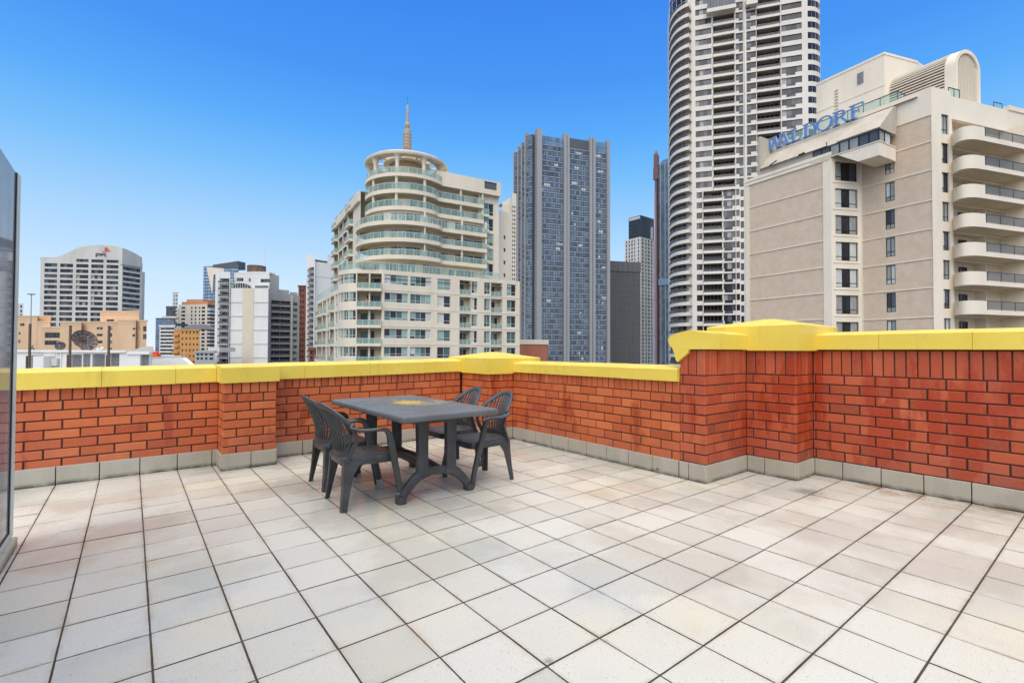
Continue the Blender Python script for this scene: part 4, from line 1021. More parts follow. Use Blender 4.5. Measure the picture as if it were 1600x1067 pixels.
tree(297, 560, 165, 3.6, 1.9, -6.6, 'round green tree on the podium in front of the ochre building')
tree(302, 566, 160, 2.6, 1.4, -6.6, 'smaller bushy tree just right of the round green tree')

# ---- white apartment slab
D = 205
p, q = st(336, D+1), st(418, D); F, Wd = face(p, q)
r_ = root_at('white_apartment_slab', 'white apartment slab with a blank banded wall, balcony stack and dark rooftop drum', 'building', p)
X = lambda px: F.hit(px, 500)[0]; Z = lambda py, px=380: F.hit(px, py)[1]
zl, zm, zp = Z(424.5), Z(450), Z(426)
xb0, xb1 = X(342.5), X(357.5)
mb = MB(); zr = [(Z(434.8+10.55*k+8), Z(434.8+10.55*k)) for k in range(15)]
H = [(xb0, xb1, a, b) for a, b in zr]
shell(mb, extrude_back(flat(F.p(0, 0, 0)), flat(F.p(xb1+.3, 0, 0)), 14), GZ, zl, {0: H}, 2.2); mb.build('balcony_wing', W_white, r_)
for k, (a, b) in enumerate(zr):
    mb = MB(); mb.box(F, xb0-.1, xb1+.1, -1.0, -.01, a-.12, a+.14); mb.face([F.p(xb0, 2.15, a), F.p(xb1, 2.15, a), F.p(xb1, 2.15, b), F.p(xb0, 2.15, b)], 1); o = mb.build('balcony', [W_white2, G_grey], r_)
    mb = MB(); mb.box(F, xb0, xb1, -.98, -.94, a+.15, a+.95, 1); mb.box(F, xb0-.05, xb1+.05, -1.02, -.9, a+.95, a+1.03)
    for i in range(4): x = xb0+(xb1-xb0)*i/3; mb.box(F, x-.05, x+.05, -1.03, -.93, a+.15, a+(1.0 if i in (1, 2) else 2.7 if k else 1.0))
    mb.build('railing', [FR_grey, G_smoke], o)
mb = MB(); shell(mb, extrude_back(flat(F.p(xb1+.31, .6, 0)), flat(F.p(Wd, .6, 0)), 13), GZ, zm, {}, .3); mb.build('blank_wall', W_white, r_)
mb = MB(); mb.box(F, X(377.5), X(395), .45, .59, GZ, zm); mb.build('centre_strip', W_beigeband, r_)
mb = MB()
for k in range(8):
    z = Z(472+21.6*k)
    for a, b in ((358.2, 377.3), (395.2, 417.5)): mb.box(F, X(a), X(b), .42, .59, z-.25, z+.25)
mb.build('band', W_beigeband, r_)
mb = MB(); x0 = X(357.8); Hp = [(X(362)-x0, X(372.8)-x0, Z(438.2), Z(432.5)), (X(381.2)-x0, X(384.6)-x0, Z(438.6), Z(433)), (X(400)-x0, X(416.3)-x0, Z(440), Z(434.3))]
shell(mb, extrude_back(flat(F.p(x0, 3, 0)), flat(F.p(Wd-1, 3, 0)), 8), zm-.1, zp, {0: Hp}, .3)
mb.poly(F.sub(0, 2.95), [(x0, zp)] + [(x0+(Wd-1-x0)*k/10, zp+.9*sin(pi*(.12+.6*k/10))) for k in range(11)] + [(Wd-1, zp)], 0, 5); mb.build('penthouse', W_white, r_)
wn = Wins(r_); wn.add(Fr(F.p(x0, 3, 0), F.a), Hp, 'office', .2); wn.flush()
mb = MB(); Fa = F.sub(0, .8); cx = X(373); rx = X(386)-cx
mb.poly(Fa, [(cx-rx, zm)]+[(cx-rx*cos(pi*k/10), zm+rx*.62*sin(pi*k/10)) for k in range(11)]+[(cx+rx, zm)], 0, 2.2, 0)
for k in range(7): x = cx-rx+rx*2*(k+.5)/7; h_ = rx*.6*sqrt(max(0, 1-((x-cx)/rx)**2)); mb.box(Fa, x-.1, x+.1, -.08, -.003, zm, zm+h_, 1)
mb.build('arched_window', [G_dark, FR_white], r_)
mb = MB(); mb.box(F, X(396), X(417.5), .7, .76, zm, zm+1.0, 1); mb.box(F, X(396), X(417.5), .68, .8, zm+1.0, zm+1.1); mb.build('roof_railing', [FR_grey, G_smoke], r_)
dm = F.p(X(383), 8, 0); rd = (X(396.2)-X(370))/2
m = NT('rusty_drum'); m.base(m.ramp(m.noise(.8, 4, .7, stretch=(1, 1, .2)), [(.3, lin(82, 62, 52)), (.7, lin(128, 104, 86))])); m.rough(.8)
mb = MB(); mb.lathe((dm.x, dm.y, 0), [(rd, zp-.5), (rd, Z(412.5)), (rd*1.03, Z(412.5)), (rd*1.03, Z(411)), (.1, Z(410.6))], 28, 0)
for k in range(28): a = 2*pi*k/28; mb.box(Fr((dm.x+rd*cos(a), dm.y+rd*sin(a), 0), a+pi/2), -.09, .09, -.08, .08, zp-.5, Z(412.6))
mb.build('rooftop_drum', m.m, r_)
c = F.p(X(395.3), 9, 0); mb = MB(); mb.tube([(c.x, c.y, zp), (c.x, c.y, Z(372))], [.10, .05]); mb.build('mast', W_white2, r_)

# ---- grey balcony block
p, q = st(418.5, 222), st(468, 232); F, Wd = face(p, q); r_ = root_at('grey_balcony_block', 'grey apartment block of long open balconies right of the white slab', 'building', p)
X = lambda px: F.hit(px, 500)[0]; Z = lambda py, px=440: F.hit(px, py)[1]
zt = Z(459); rows_ = [(Z(470.2+9.75*k+7.4), Z(470.2+9.75*k)) for k in range(14)]; x0, x1 = X(423.5), X(453.5)
H = [(x0, x1, a, b) for a, b in rows_]; cw = [(X(458), X(464.5))]; H += [(cw[0][0], cw[0][1], a+.4, b-.3) for a, b in rows_]
mb = MB(); shell(mb, extrude_back(p, q, 14), GZ, zt, {0: H}, 1.6)
mb.box(F, X(419.5), X(436), .6, 3, zt, Z(431)); mb.box(F, X(436.2), X(452), .5, 2, zt, Z(452.5)); mb.box(F, X(455), X(465), .5, 2, zt, Z(455)); mb.build('wall', W_grey, r_)
for a, b in rows_:
    mb = MB(); mb.box(F, x0, x1, -.5, -.01, a-.2, a+.12); mb.face([F.p(x0, 1.5, a), F.p(x1, 1.5, a), F.p(x1, 1.5, b), F.p(x0, 1.5, b)], 1)
    for k in range(7): x = x0+(x1-x0)*k/6; mb.box(F, x-.1, x+.1, .9, 1.4, a, b, 2 if k not in (3,) else 0)
    o = mb.build('balcony', [W_conc, R.choice((G_dark, G_grey)), W_dgrey], r_)
    mb = MB(); mb.box(F, x0, x1, -.48, -.44, a+.13, a+.95, 1); mb.box(F, x0, x1, -.5, -.4, a+.95, a+1.02); mb.build('railing', [FR_grey, G_smoke], o)
wn = Wins(r_); wn.add(F, [(cw[0][0], cw[0][1], a+.4, b-.3) for a, b in rows_], 'office', .3); wn.flush()
mb = MB(); mb.box(F, X(453.6), X(456.2), -.7, -.01, GZ, zt-.8); mb.build('pier', W_conc, r_)
# ---- red brick sliver
W_redb = plain('dark_red_brick', (120, 72, 60), .9, .2, .5)
r_, F, Wd, zt, wn = slab_tower('red_brick_tower', 'narrow dark red brick tower squeezed between grey and white apartment blocks', 466, 480, 262, 262, 447, 14, W_redb, [(468.5, 470.5), (472.5, 474.5)], [(452+8.6*k, 456+8.6*k) for k in range(13)], 471, 'pane'); wn.flush()
# ---- white tower behind
p, q = st(478, 222), st(491.5, 218); F, Wd = face(p, q); r_ = root_at('white_balcony_tower', 'tall plain white apartment tower with one narrow balcony stack, left of the round tower', 'building', p)
X = lambda px: F.hit(px, 470)[0]; Z = lambda py, px=485: F.hit(px, py)[1]; zt = Z(398)
rows_ = [(Z(418+9*k+6.2), Z(418+9*k)) for k in range(17)]; H = [(X(482), X(490), a, b) for a, b in rows_]
mb = MB(); shell(mb, extrude_back(p, q, 14), GZ, zt, {0: H}, 1.4)
p2, q2 = st(491.6, 219), st(536, 228); F2, Wd2 = face(p2, q2); shell(mb, extrude_back(p2, q2, 14), GZ, F2.hit(495, 409)[1], {}, .3)
mb.box(F2, F2.hit(512, 470)[0], Wd2-.5, .8, 1.6, F2.hit(495, 409)[1], F2.hit(520, 398)[1]); zz = F2.hit(495, 409)[1]
mb.build('wall', W_white, r_)
mb = MB(); mb.box(F2, F2.hit(493, 409)[0], F2.hit(511.8, 409)[0], .6, 4, zz+.005, zz+.7, 1); mb.box(F2, F2.hit(492.5, 409)[0], F2.hit(511.8, 409)[0], .2, 4, zz+.7, zz+1.1); mb.build('roof_pavilion', [W_white2, G_dark], r_)
mb = MB(); mb.box(F2, F2.hit(493, 432)[0], Wd2, -.08, -.003, F2.hit(495, 432.4)[1], F2.hit(495, 431.6)[1]); mb.build('band', W_conc, r_)
for a, b in rows_:
    mb = MB(); mb.box(F, X(481.6), X(490.3), -.6, -.01, a-.2, a+.1); mb.face([F.p(X(482), 1.3, a), F.p(X(490), 1.3, a), F.p(X(490), 1.3, b), F.p(X(482), 1.3, b)], 1); o = mb.build('balcony', [W_conc, G_grey], r_)
    mb = MB(); mb.box(F, X(481.8), X(490.1), -.58, -.54, a+.11, a+.9, 1); mb.box(F, X(481.7), X(490.2), -.6, -.5, a+.9, a+1); mb.build('railing', [FR_grey, G_smoke], o)
r_, F, Wd, zt, wn = slab_tower('small_brick_building', 'small low brown brick building at the foot of the white tower', 484, 495, 150, 150, 545, 8, W_redb, [(486, 489)], [(549, 553), (557, 561)], 488, 'pane'); wn.flush()

# ================================================================== CITY: the beige tower with the round corner
W_beige = plain('beige_render', (216, 205, 186), .8, .08, .25)
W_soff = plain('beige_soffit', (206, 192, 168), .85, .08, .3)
e_, d_ = RH*cos(radians(30))+FH*sin(radians(30)), -RH*sin(radians(30))+FH*cos(radians(30))
P0 = ab(-21.3, 80)
BT = root_at('beige_tower', 'beige apartment tower with a round balconied corner, ring canopy and spire', 'building', ab(-20, 90))
wnB = Wins(BT)
ell = lambda f: P0 - e_*(6*sin(radians(f))) + d_*(6*(1-cos(radians(f))))
Pend = ell(90) + d_*24; P1 = P0 + e_*26.3
F0, L0 = face(P0, P1)
ztop = F0.hit(600, 421.5)[1]
rw = zs(F0, 600, [(428.2+28.4*k, 443.5+28.4*k) for k in range(8)])
cw1 = xs(F0, 480, [(600.6, 638), (641, 673.7)]); cw2 = xs(F0, 480, [(683.5, 704)]); cb1 = xs(F0, 480, [(718, 736.3)]); cw3 = xs(F0, 480, [(736.8, 746)]); cw4 = xs(F0, 480, [(756.6, 766)]); cb2 = xs(F0, 480, [(767.2, 785)]); cw5 = xs(F0, 480, [(792, 806)])
tall = [(a-.75, b) for a, b in rw]; bal_ = [(a-1.0, b+.05) for a, b in rw]
Hf = rects(cw1, rw)+rects(cw2, [(a-.35, b) for a, b in rw])+rects(cw3+cw4+cw5, [(a-.55, b) for a, b in rw])
mb = MB(); plate(mb, F0, L0, GZ, ztop, Hf+rects(cb1+cb2, bal_), .3)
wnB.add(F0, rects(cw1, rw), 'beige4', .22); wnB.add(F0, rects(cw2, [(a-.35, b) for a, b in rw]), 'beige2', .22); wnB.add(F0, rects(cw3+cw4+cw5, [(a-.55, b) for a, b in rw]), 'beige2', .22)
for (a, b, c, d) in rects(cb1+cb2, bal_)[:12]: recess(BT, F0, a, b, c, d, 1.7, W_beige)
# curved west corner
ang = [0, 42, 56, 69, 80, 90]; pc = [ell(f) for f in ang]
for i in range(5):
    Fs, Ls = face(pc[i+1], pc[i])
    if i == 0:
        hb = [(.15, Ls-.25, c, d) for c, d in bal_]; plate(mb, Fs, Ls, GZ, ztop, hb, .3)
        for (a, b, c, d) in hb[:6]:
            o = recess(BT, Fs, a, b, c, d, 1.9, W_beige, slab=.7, posts=4)
            mw = MB(); mw.box(Fs, (a+b)/2-.12, (a+b)/2+.12, .05, 1.9, c+.01, d-.01); mw.build('dividing_wall', W_beige, o)
    else:
        hw = [(.05, Ls-.05, a, b) for a, b in rw]; plate(mb, Fs, Ls, GZ, ztop, hw, .3); wnB.add(Fs, hw, 'beige2', .2)
FL, LL = face(Pend, pc[-1]); zl = ztop-2.95
cols = [(23.4, 21.2, 'w'), (20.2, 16.6, 'b'), (15.4, 12.6, 'w'), (11.6, 8, 'b'), (6.8, 1, 'b')]
hh = []
for b, a, k in cols:
    for (c, d) in rw[1:]:
        r = (a, b, c-(.4 if k == 'w' else 1.0), d+(0 if k == 'w' else .05)); hh.append(r)
        if k == 'w': wnB.add(FL, [r], 'beige2', .22)
plate(mb, FL, LL, GZ, zl, hh, .3)
for (a, b, c, d) in [h for h in hh if h[3]-h[2] > 2.4 and h[2] > -4][:15]: recess(BT, FL, a, b, c, d, 1.6, W_beige, slab=.5)
back = [P1 + d_*22, Pend + e_*14]
Fr1, Lr1 = face(P1, back[0]); plate(mb, Fr1, Lr1, GZ, ztop-1.2, (), .3)
mb.face([(p.x, p.y, ztop-1.3) for p in [pc[-1]]+pc[-2::-1]+[P1]+[P1+d_*22, pc[-1]+d_*3]]); mb.face([(p.x, p.y, zl-.05) for p in (Pend, pc[-1], pc[-1]+e_*12, Pend+e_*12)])
# string courses
for (a, b) in rw[:6]:
    mb.box(F0, .02, L0-.02, -.05, -.003, a-1.02, a-.9)
mb.build('podium_wall', W_beige, BT)
# terrace balustrade on the podium
pth = [pc[-1]]+[ell(f) for f in (78, 66, 54, 42, 28, 14)]+[P0, P0+e_*8, P0+e_*16, P0+e_*22]
def rail(parent, pts, z0, h=1.0, step=1.5, name='railing', off=0.0, glassm=G_rail, bar=FR_white):
    pts = resample(pts, step/3); rb = MB()
    for a, b in zip(pts[:-1], pts[1:]): rb.face([(a.x, a.y, z0+.06), (b.x, b.y, z0+.06), (b.x, b.y, z0+h-.03), (a.x, a.y, z0+h-.03)], 1)
    path_band(rb, [p for p in pts], z0+h-.05, z0+h+.02, .07)
    for i in range(0, len(pts), 3): rb.tube([(pts[i].x, pts[i].y, z0), (pts[i].x, pts[i].y, z0+h)], .035, 4)
    return rb.build(name, [bar, glassm], parent)
rail(BT, [p + d_*.15 for p in pth], ztop, 1.25, name='terrace_railing')
rail(BT, [Pend, Pend+(pc[-1]-Pend)*.5, pc[-1]], zl, 1.2, name='terrace_railing')
# ---- round corner with curved balconies
cC = ab(-20.36, 93.0)
def cp(phi, r): return cC + RH*(r*sin(radians(phi))) - FH*(r*cos(radians(phi)))
def edge(r, off, phi0=-118, a_=50, tail=True):
    pts = [cp(phi0+(a_-phi0)*k/26, r) for k in range(27)]
    s1 = ab(-13.3, 90.35) - d_*off; s2 = ab(-5.6, 94.75) - d_*off
    q0 = pts[-1]; t0 = (pts[-1]-pts[-2]).normalized(); t1 = (s2-s1).normalized(); L = (s1-q0).length
    for k in range(1, 9):
        t = k/8; b0, b1, b2, b3 = (1-t)**3, 3*(1-t)**2*t, 3*(1-t)*t*t, t**3
        pts.append(q0*b0 + (q0+t0*L*.45)*b1 + (s1-t1*L*.45)*b2 + s1*b3)
    pts += [s1+(s2-s1)*k/6 for k in range(1, 7)]
    return pts
ZB = [32.05-3.0*k for k in range(6)]            # undersides of the six curved slabs, top first
inner = [p for p in edge(5.9, -2.1)]
rest_x = ab(-2.0, 97.5)
for k in range(1, 6):
    r, off = (7.7, 0) if k < 3 else (9.3, 1.5)
    ed = edge(r, off); zb = ZB[k]; s = resample(ed, .5)
    b = MB(); bk = [s[-1]+d_*3.2, cC+d_*3+e_*2, s[0]+d_*1.5+e_*2]
    poly = s+bk; n = len(poly); kk = len(b.v)
    b.v += [(p.x, p.y, zb) for p in poly]+[(p.x, p.y, zb+.24) for p in poly]
    for i in range(n): j = (i+1) % n; b.f.append((i, j, n+j, n+i)); b.m.append(0)
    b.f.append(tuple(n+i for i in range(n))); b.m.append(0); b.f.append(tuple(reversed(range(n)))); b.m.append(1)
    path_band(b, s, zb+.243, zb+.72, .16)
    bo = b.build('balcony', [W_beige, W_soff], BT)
    rail(bo, [p+Vector((0, 0, 0)) for p in s], zb+.72, .98 if k > 2 else 1.1)
    # posts between the slabs
    posts_ = []; up_ = ZB[k-1]
    for f in ((-42, -2, 38) if k < 3 else ()):
        p = cp(f, r-.45); pb = MB(); posts_.append(pb); pb.lathe((p.x, p.y, 0), [(.30, zb+.25), (.27, zb+.9), (.27, up_-.3), (.33, up_)], 12)
    for f in ((.35, .98) if k < 3 else (.3, .98)):
        p = ed[35]+(ed[-1]-ed[35])*f+d_*.35; pb = MB(); posts_.append(pb); pb.box(Fr(p, F0.a), -.16, .16, -.16, .16, zb+.25, up_)
    if k >= 3: p = cp(33, r-.4); pb = MB(); posts_.append(pb); pb.box(Fr(p, F0.a), -.13, .13, -.13, .13, zb+.25, up_)
    for pb in posts_: pb.build('column', W_beige, bo)
# inner curved wall with its glazed doors, one storey at a time
wl = MB(); pi_ = resample(edge(5.7, -2.0), 1.35)
for k in range(1, 7):
    z0 = (ZB[k] if k < 6 else ZB[5]-3.0)+.25; z1 = z0+2.76; pp = pi_ if k < 3 else resample(edge(7.2, -.6), 1.35)
    if k == 6: pp = resample(edge(7.6, -.6), 1.35)
    for i, (a, b) in enumerate(zip(pp[:-1], pp[1:])):
        Fs, Ls = face(a, b); solid = (i % 5 == 4)
        if solid or Ls < .5: plate(wl, Fs, Ls, z0, z1, (), .2)
        else:
            h = (.0, Ls, z0+.06, z1-.42); plate(wl, Fs, Ls, z0, z1, [h], .2); wnB.add(Fs, [(.03, Ls-.03, h[2], h[3])], 'door', .12)
wl.build('inner_wall', W_beige, BT)
# straight top storey parapet, right flank and window strip
tp = MB(); sA = ab(-13.3, 90.35); sB = ab(-5.6, 94.75); Ft, Lt = face(sA+(sB-sA)*(-.12), sB+e_*3.6)
zt1 = Ft.hit(697, 269)[1]
hl = (Ft.hit(757, 290)[0], Ft.hit(776.5, 290)[0], Ft.hit(766, 296.3)[1], Ft.hit(766, 284.5)[1])
x755 = Ft.hit(755.5, 350)[0]; x782 = Ft.hit(782.5, 350)[0]
strip = []
wz = [(zb+.35, zb+2.75) for zb in [32.05-3.0*q-4.3 for q in range(6)]]
xw = (Ft.hit(759.5, 350)[0], Ft.hit(774.5, 350)[0])
Ff = Ft.sub(0, .9); strip = [(xw[0], xw[1], a, b) for a, b in wz]
plate(tp, Ft, x782, ZB[0]-.015, zt1, [hl], .4, 0, 0)
zS = ZB[0]-.015; tp.face([Ft.p(0, 0, zS), Ft.p(0, 3.2, zS), Ft.p(x755, 3.2, zS), Ft.p(x755, 0, zS)], 1)
tp.face([Ft.p(0, 0, ZB[0]), Ft.p(0, 0, zt1), Ft.p(0, 8, zt1), Ft.p(0, 8, ZB[0])][::-1], 0); tp.face([Ft.p(0, 0, zt1), Ft.p(x782, 0, zt1), Ft.p(x782, 9, zt1), Ft.p(0, 9, zt1)], 0)
plate(tp, Ff, x782, ztop-2, ZB[0], [(a, b, c, d) for a, b, c, d in strip], .3, 0, x755-.6)
tp.face([Ft.p(x755-.6, 0, ZB[0]), Ft.p(x755-.6, .9, ZB[0]), Ft.p(x782, .9, ZB[0]), Ft.p(x782, 0, ZB[0])][::-1], 1)
tp.face([Ff.p(x755-.6, 0, ztop-2), Ff.p(x755-.6, 3, ztop-2), Ff.p(x755-.6, 3, ZB[0]), Ff.p(x755-.6, 0, ZB[0])][::-1], 0)
tp.face([Ft.p(x782, 0, ZB[0]), Ft.p(x782, 12, ZB[0]), Ft.p(x782, 12, zt1), Ft.p(x782, 0, zt1)], 0); tp.face([Ff.p(x782, 0, ztop-2), Ff.p(x782, 12, ztop-2), Ff.p(x782, 12, ZB[0]), Ff.p(x782, 0, ZB[0])], 0)
wnB.add(Ff, strip, 'beige2', .2); wnB.add(Ft, [hl], 'louvre', .25)
tp.build('tower_wall', [W_beige, W_soff], BT)
for (a, b, c, d) in strip[:6]:
    mbb = MB(); mbb.box(Ff, a-.55, a+.75, -.9, -.01, c-.55, c-.1); o = mbb.build('window_balcony', W_beige, BT)
    mr_ = MB(); mr_.box(Ff, a-.5, a+.7, -.88, -.84, c-.09, c+.85, 1); mr_.box(Ff, a-.55, a+.75, -.9, -.82, c+.85, c+.92); mr_.build('railing', [FR_white, G_rail], o)
# lower block behind, right
p = st(779, 100.5); q = st(800, 103); Fq, Lq = face(p, q); zq = Fq.hit(790, 331.5)[1]
H = rects(xs(Fq, 400, [(787, 790)]), zs(Fq, 788, [(368+19.7*k, 374+19.7*k) for k in range(6)]))
mb = MB(); shell(mb, extrude_back(p, q, 9), GZ, zq, {0: H}, .35); mb.build('rear_wing', W_beige, BT); wnB.add(Fq, H, 'pane', .25)
# west wing behind the round corner
wA = ab(-28.3, 90.0); Fw, Lw = face(wA + d_*27, wA); zw = Fw.hit(571, 290)[1]
hw = []; rz = [(ZB[k]+.1, ZB[k]+2.7) for k in range(1, 6)]
for c, d in [(a, b) for a, b in rz] + [(14.4, 16.6)]:
    for a, b in ((.5, 5.0), (6.2, 10), (11, 14.6), (16.4, 20.5)): hw.append((a, b, c-.1, d+.05))
mb = MB(); zlow = 10
plate(mb, Fw, Lw, zlow, zw, hw, .3); mb.box(Fw, -.3, Lw, -.5, -.01, zw-1.9, zw+.01); mb.face([Fw.p(0, 0, zw), Fw.p(Lw, 0, zw), Fw.p(Lw, 14, zw), Fw.p(0, 14, zw)]); mb.build('west_wall', W_beige, BT)
for (a, b, c, d) in hw: recess(BT, Fw, a, b, c, d, 1.4, W_beige, slab=.8 if a < 3 or a > 15 else .25)
# ring canopy on columns, open terrace under it
rf = MB(); zt_ = ZB[0]
s = [cp(f, 7.7) for f in range(-180, 180, 6)]; n = len(s)
rf.v = [(p.x, p.y, zt_) for p in s]+[(p.x, p.y, zt_+.25) for p in s]
for i in range(n): j = (i+1) % n; rf.f.append((i, j, n+j, n+i)); rf.m.append(0)
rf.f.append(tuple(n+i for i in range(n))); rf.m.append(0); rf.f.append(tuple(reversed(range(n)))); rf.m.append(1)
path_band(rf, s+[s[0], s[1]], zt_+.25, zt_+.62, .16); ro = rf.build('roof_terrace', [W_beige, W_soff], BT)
rail(ro, [cp(f, 7.6) for f in range(-110, 80, 5)], zt_+.62, 1.05)
for f in (-78, -42, -2, 38, 78, 115, 160, -118, -155):
    p = cp(f, 6.9); cb = MB(); cb.lathe((p.x, p.y, 0), [(.36, zt_+.26), (.34, zt_+1.2), (.34, zt_+2.8), (.55, zt_+3.6), (.9, zt_+4.05)], 14); cb.build('column', W_beige, ro)
rc = MB(); cz = 36.05
rr_ = [(5.6, cz+.28), (7.7, cz), (7.8, cz+.1), (7.8, cz+.55), (7.5, cz+.75), (5.6, cz+.75), (5.6, cz+.28)]
rc.rings([[(cC.x+r*cos(2*pi*i/64), cC.y+r*sin(2*pi*i/64), z) for i in range(64)] for r, z in rr_], 0, False, False)
rc.lathe((cC.x, cC.y, 0), [(.2, cz+.45), (4.3, cz+.45), (4.4, cz+.55), (4.4, cz+.95), (3.4, cz+1.9), (2.4, cz+2.4), (1.0, cz+2.75), (.2, cz+2.8)], 48)
for i in range(10): Fb_ = Fr((cC.x, cC.y, 0), 2*pi*i/10+.2); rc.box(Fb_, 4.2, 5.7, -.16, .16, cz+.32, cz+.7)
rco = rc.build('canopy', W_beige, BT, 50)
W_spire = plain('spire_render', (172, 158, 138), .8, .1, 1)
sp_ = MB(); prof = [(.62, cz+2.6), (.62, cz+3.9), (.85, cz+4.0)]
for q in range(5): z = cz+4.15+.62*q; prof += [(.98, z), (1.02, z+.06), (1.02, z+.22), (.86, z+.28), (.86, z+.5)]
prof += [(.9, cz+7.5), (.5, cz+7.7), (.48, cz+8.1), (.66, cz+8.35), (.68, cz+8.7), (.45, cz+9.05), (.34, cz+9.15), (.30, cz+10.6), (.22, cz+12.4), (.05, cz+12.6)]
prof = [(a*.82, b) for a, b in prof]; sp_.lathe((cC.x, cC.y, 0), prof, 16); so_ = sp_.build('spire', W_spire, rco, 40)
mb = MB(); mb.tube([(cC.x, cC.y, cz+12.4), (cC.x, cC.y, cz+14.0)], .04, 5); mb.lathe((cC.x, cC.y, 0), [(.02, cz+13.75), (.14, cz+13.85), (.02, cz+13.98)], 8); mb.build('finial', W_dgrey, so_)
wnB.flush()
mb = MB(); mb.lathe((cC.x, cC.y, 0), [(3.3, zt_+.26), (3.3, cz+.44)], 28); mb.build('lift_core', plain('core_render', (176, 156, 130), .8, .1, .5), BT)
# small things on the balconies: folded umbrellas, a barbecue, chairs, a person
def closed_umbrella(p, z, label):
    t_ = thing('folded_umbrella', label, 'umbrella', (p.x, p.y, z), 'folded umbrellas on the podium terrace'); b = MB()
    b.tube([(p.x, p.y, z), (p.x, p.y, z+2.5)], .03, 6); b.build('pole', FR_white, t_)
    b = MB(); b.lathe((p.x, p.y, 0), [(.03, z+2.48), (.12, z+2.2), (.2, z+1.5), (.24, z+1.05), (.12, z+1.0)], 10); b.build('canopy', W_white2, t_)
closed_umbrella(P0+e_*5.2+d_*1.6, ztop-1.25, 'folded pale umbrella on the podium terrace above the wide windows')
closed_umbrella(P0+e_*13.5+d_*1.6, ztop-1.25, 'folded pale umbrella further right on the podium terrace')
def person(p, z, yaw, label, shirt):
    t_ = thing('person', label, 'person', (p.x, p.y, z))
    J = [(0, 0, .92), (0, 0, 1.15), (0, 0, 1.40), (0, 0, 1.52), (0, .02, 1.66), (-.19, 0, 1.39), (-.27, -.03, 1.13), (-.20, .22, 1.02), (.19, 0, 1.39), (.27, -.03, 1.13), (.20, .22, 1.02), (-.10, 0, .88), (-.11, .02, .48), (-.11, -.02, .06), (-.11, .13, .03), (.10, 0, .88), (.11, .02, .48), (.11, -.02, .06), (.11, .13, .03)]
    E_ = [(0, 1), (1, 2), (2, 3), (3, 4), (2, 5), (5, 6), (6, 7), (2, 8), (8, 9), (9, 10), (0, 11), (11, 12), (12, 13), (13, 14), (0, 15), (15, 16), (16, 17), (17, 18)]
    rad = [.15, .14, .15, .055, .10, .065, .048, .035, .065, .048, .035, .09, .06, .045, .04, .09, .06, .045, .04]
    me = bpy.data.meshes.new('body'); me.from_pydata(J, E_, []); o = bpy.data.objects.new('body', me); C.objects.link(o)
    md = o.modifiers.new('skin', 'SKIN'); 
    for v, r in zip(me.skin_vertices[0].data if me.skin_vertices else [], rad): v.radius = (r, r)
    o.modifiers.new('sub', 'SUBSURF').levels = 1
    if not me.skin_vertices:
        bm_ = bmesh.new(); bm_.from_mesh(me); l_ = bm_.verts.layers.skin.verify()
        for v, r in zip(bm_.verts, rad): v[l_].radius = (r, r); v[l_].use_root = (v.index == 0)
        bm_.to_mesh(me); bm_.free()
    dg = bpy.context.evaluated_depsgraph_get(); dg.update(); m2 = bpy.data.meshes.new_from_object(o.evaluated_get(dg)); bpy.data.objects.remove(o)
    m2.materials.clear()
    for mt in (plain('skin_tone', (196, 150, 124), .6, .05), shirt, plain('dark_trousers', (50, 52, 60), .8, .1)): m2.materials.append(mt)
    for pl_ in m2.polygons:
        c = pl_.center; pl_.material_index = 0 if c.z > 1.47 or (c.y > .1 and c.z > .9) else (1 if c.z > .92 else 2); pl_.use_smooth = True
    b = bpy.data.objects.new('body', m2); C.objects.link(b); b.parent = t_; b.rotation_euler.z = yaw
    h = MB(); h.lathe((0, 0, 0), [(.02, 1.79), (.08, 1.775), (.115, 1.72), (.118, 1.66), (.10, 1.62)], 12); hb = h.build('hair', plain('dark_hair', (40, 32, 28), .7, .1)); hb.parent = t_
Fs, Ls = face(pc[1], pc[0]); pp = Fs.p(Ls*.38, .35, 0)
person(pp, bal_[1][0]+.01, Fs.a+pi, 'person in a red and white top leaning on the second balcony of the beige tower', plain('red_shirt', (196, 96, 92), .8, .15, 6))
def bal_chair(p, z, a):
    t_ = thing('balcony_chair', 'small dark chair behind the green glass of the podium terrace', 'chair', (p.x, p.y, z), 'chairs on the beige tower terrace'); t_.rotation_euler.z = a; b = MB(); F = W0
    b.box(F, -.22, .22, -.22, .22, .42, .46)
    for x, y in ((-.2, -.2), (.17, -.2), (.17, .17), (-.2, .17)): b.box(F, x, x+.03, y, y+.03, 0, .42)
    b.box(F, -.22, .22, .20, .24, .46, .88); o = bpy.data.objects.new('chair_frame', b.mesh('chair_frame', FR_dark)); C.objects.link(o); o.parent = t_
    return t_
c0_ = bal_chair(P0+e_*10.5+d_*.9, ztop-1.25, .6)
for s, dd, a in ((11.8, 1.1, 2.2), (14.6, .9, -.5), (15.7, 1.3, 2.6), (18.2, 1.0, .3)):
    c_ = copy_tree(c0_); q = P0+e_*s+d_*dd; c_.location = (q.x, q.y, ztop-1.25); c_.rotation_euler.z = a

# ================================================================== CITY: middle towers
W_brick3 = plain('brown_brick', (170, 104, 82), .85, .14, .3)
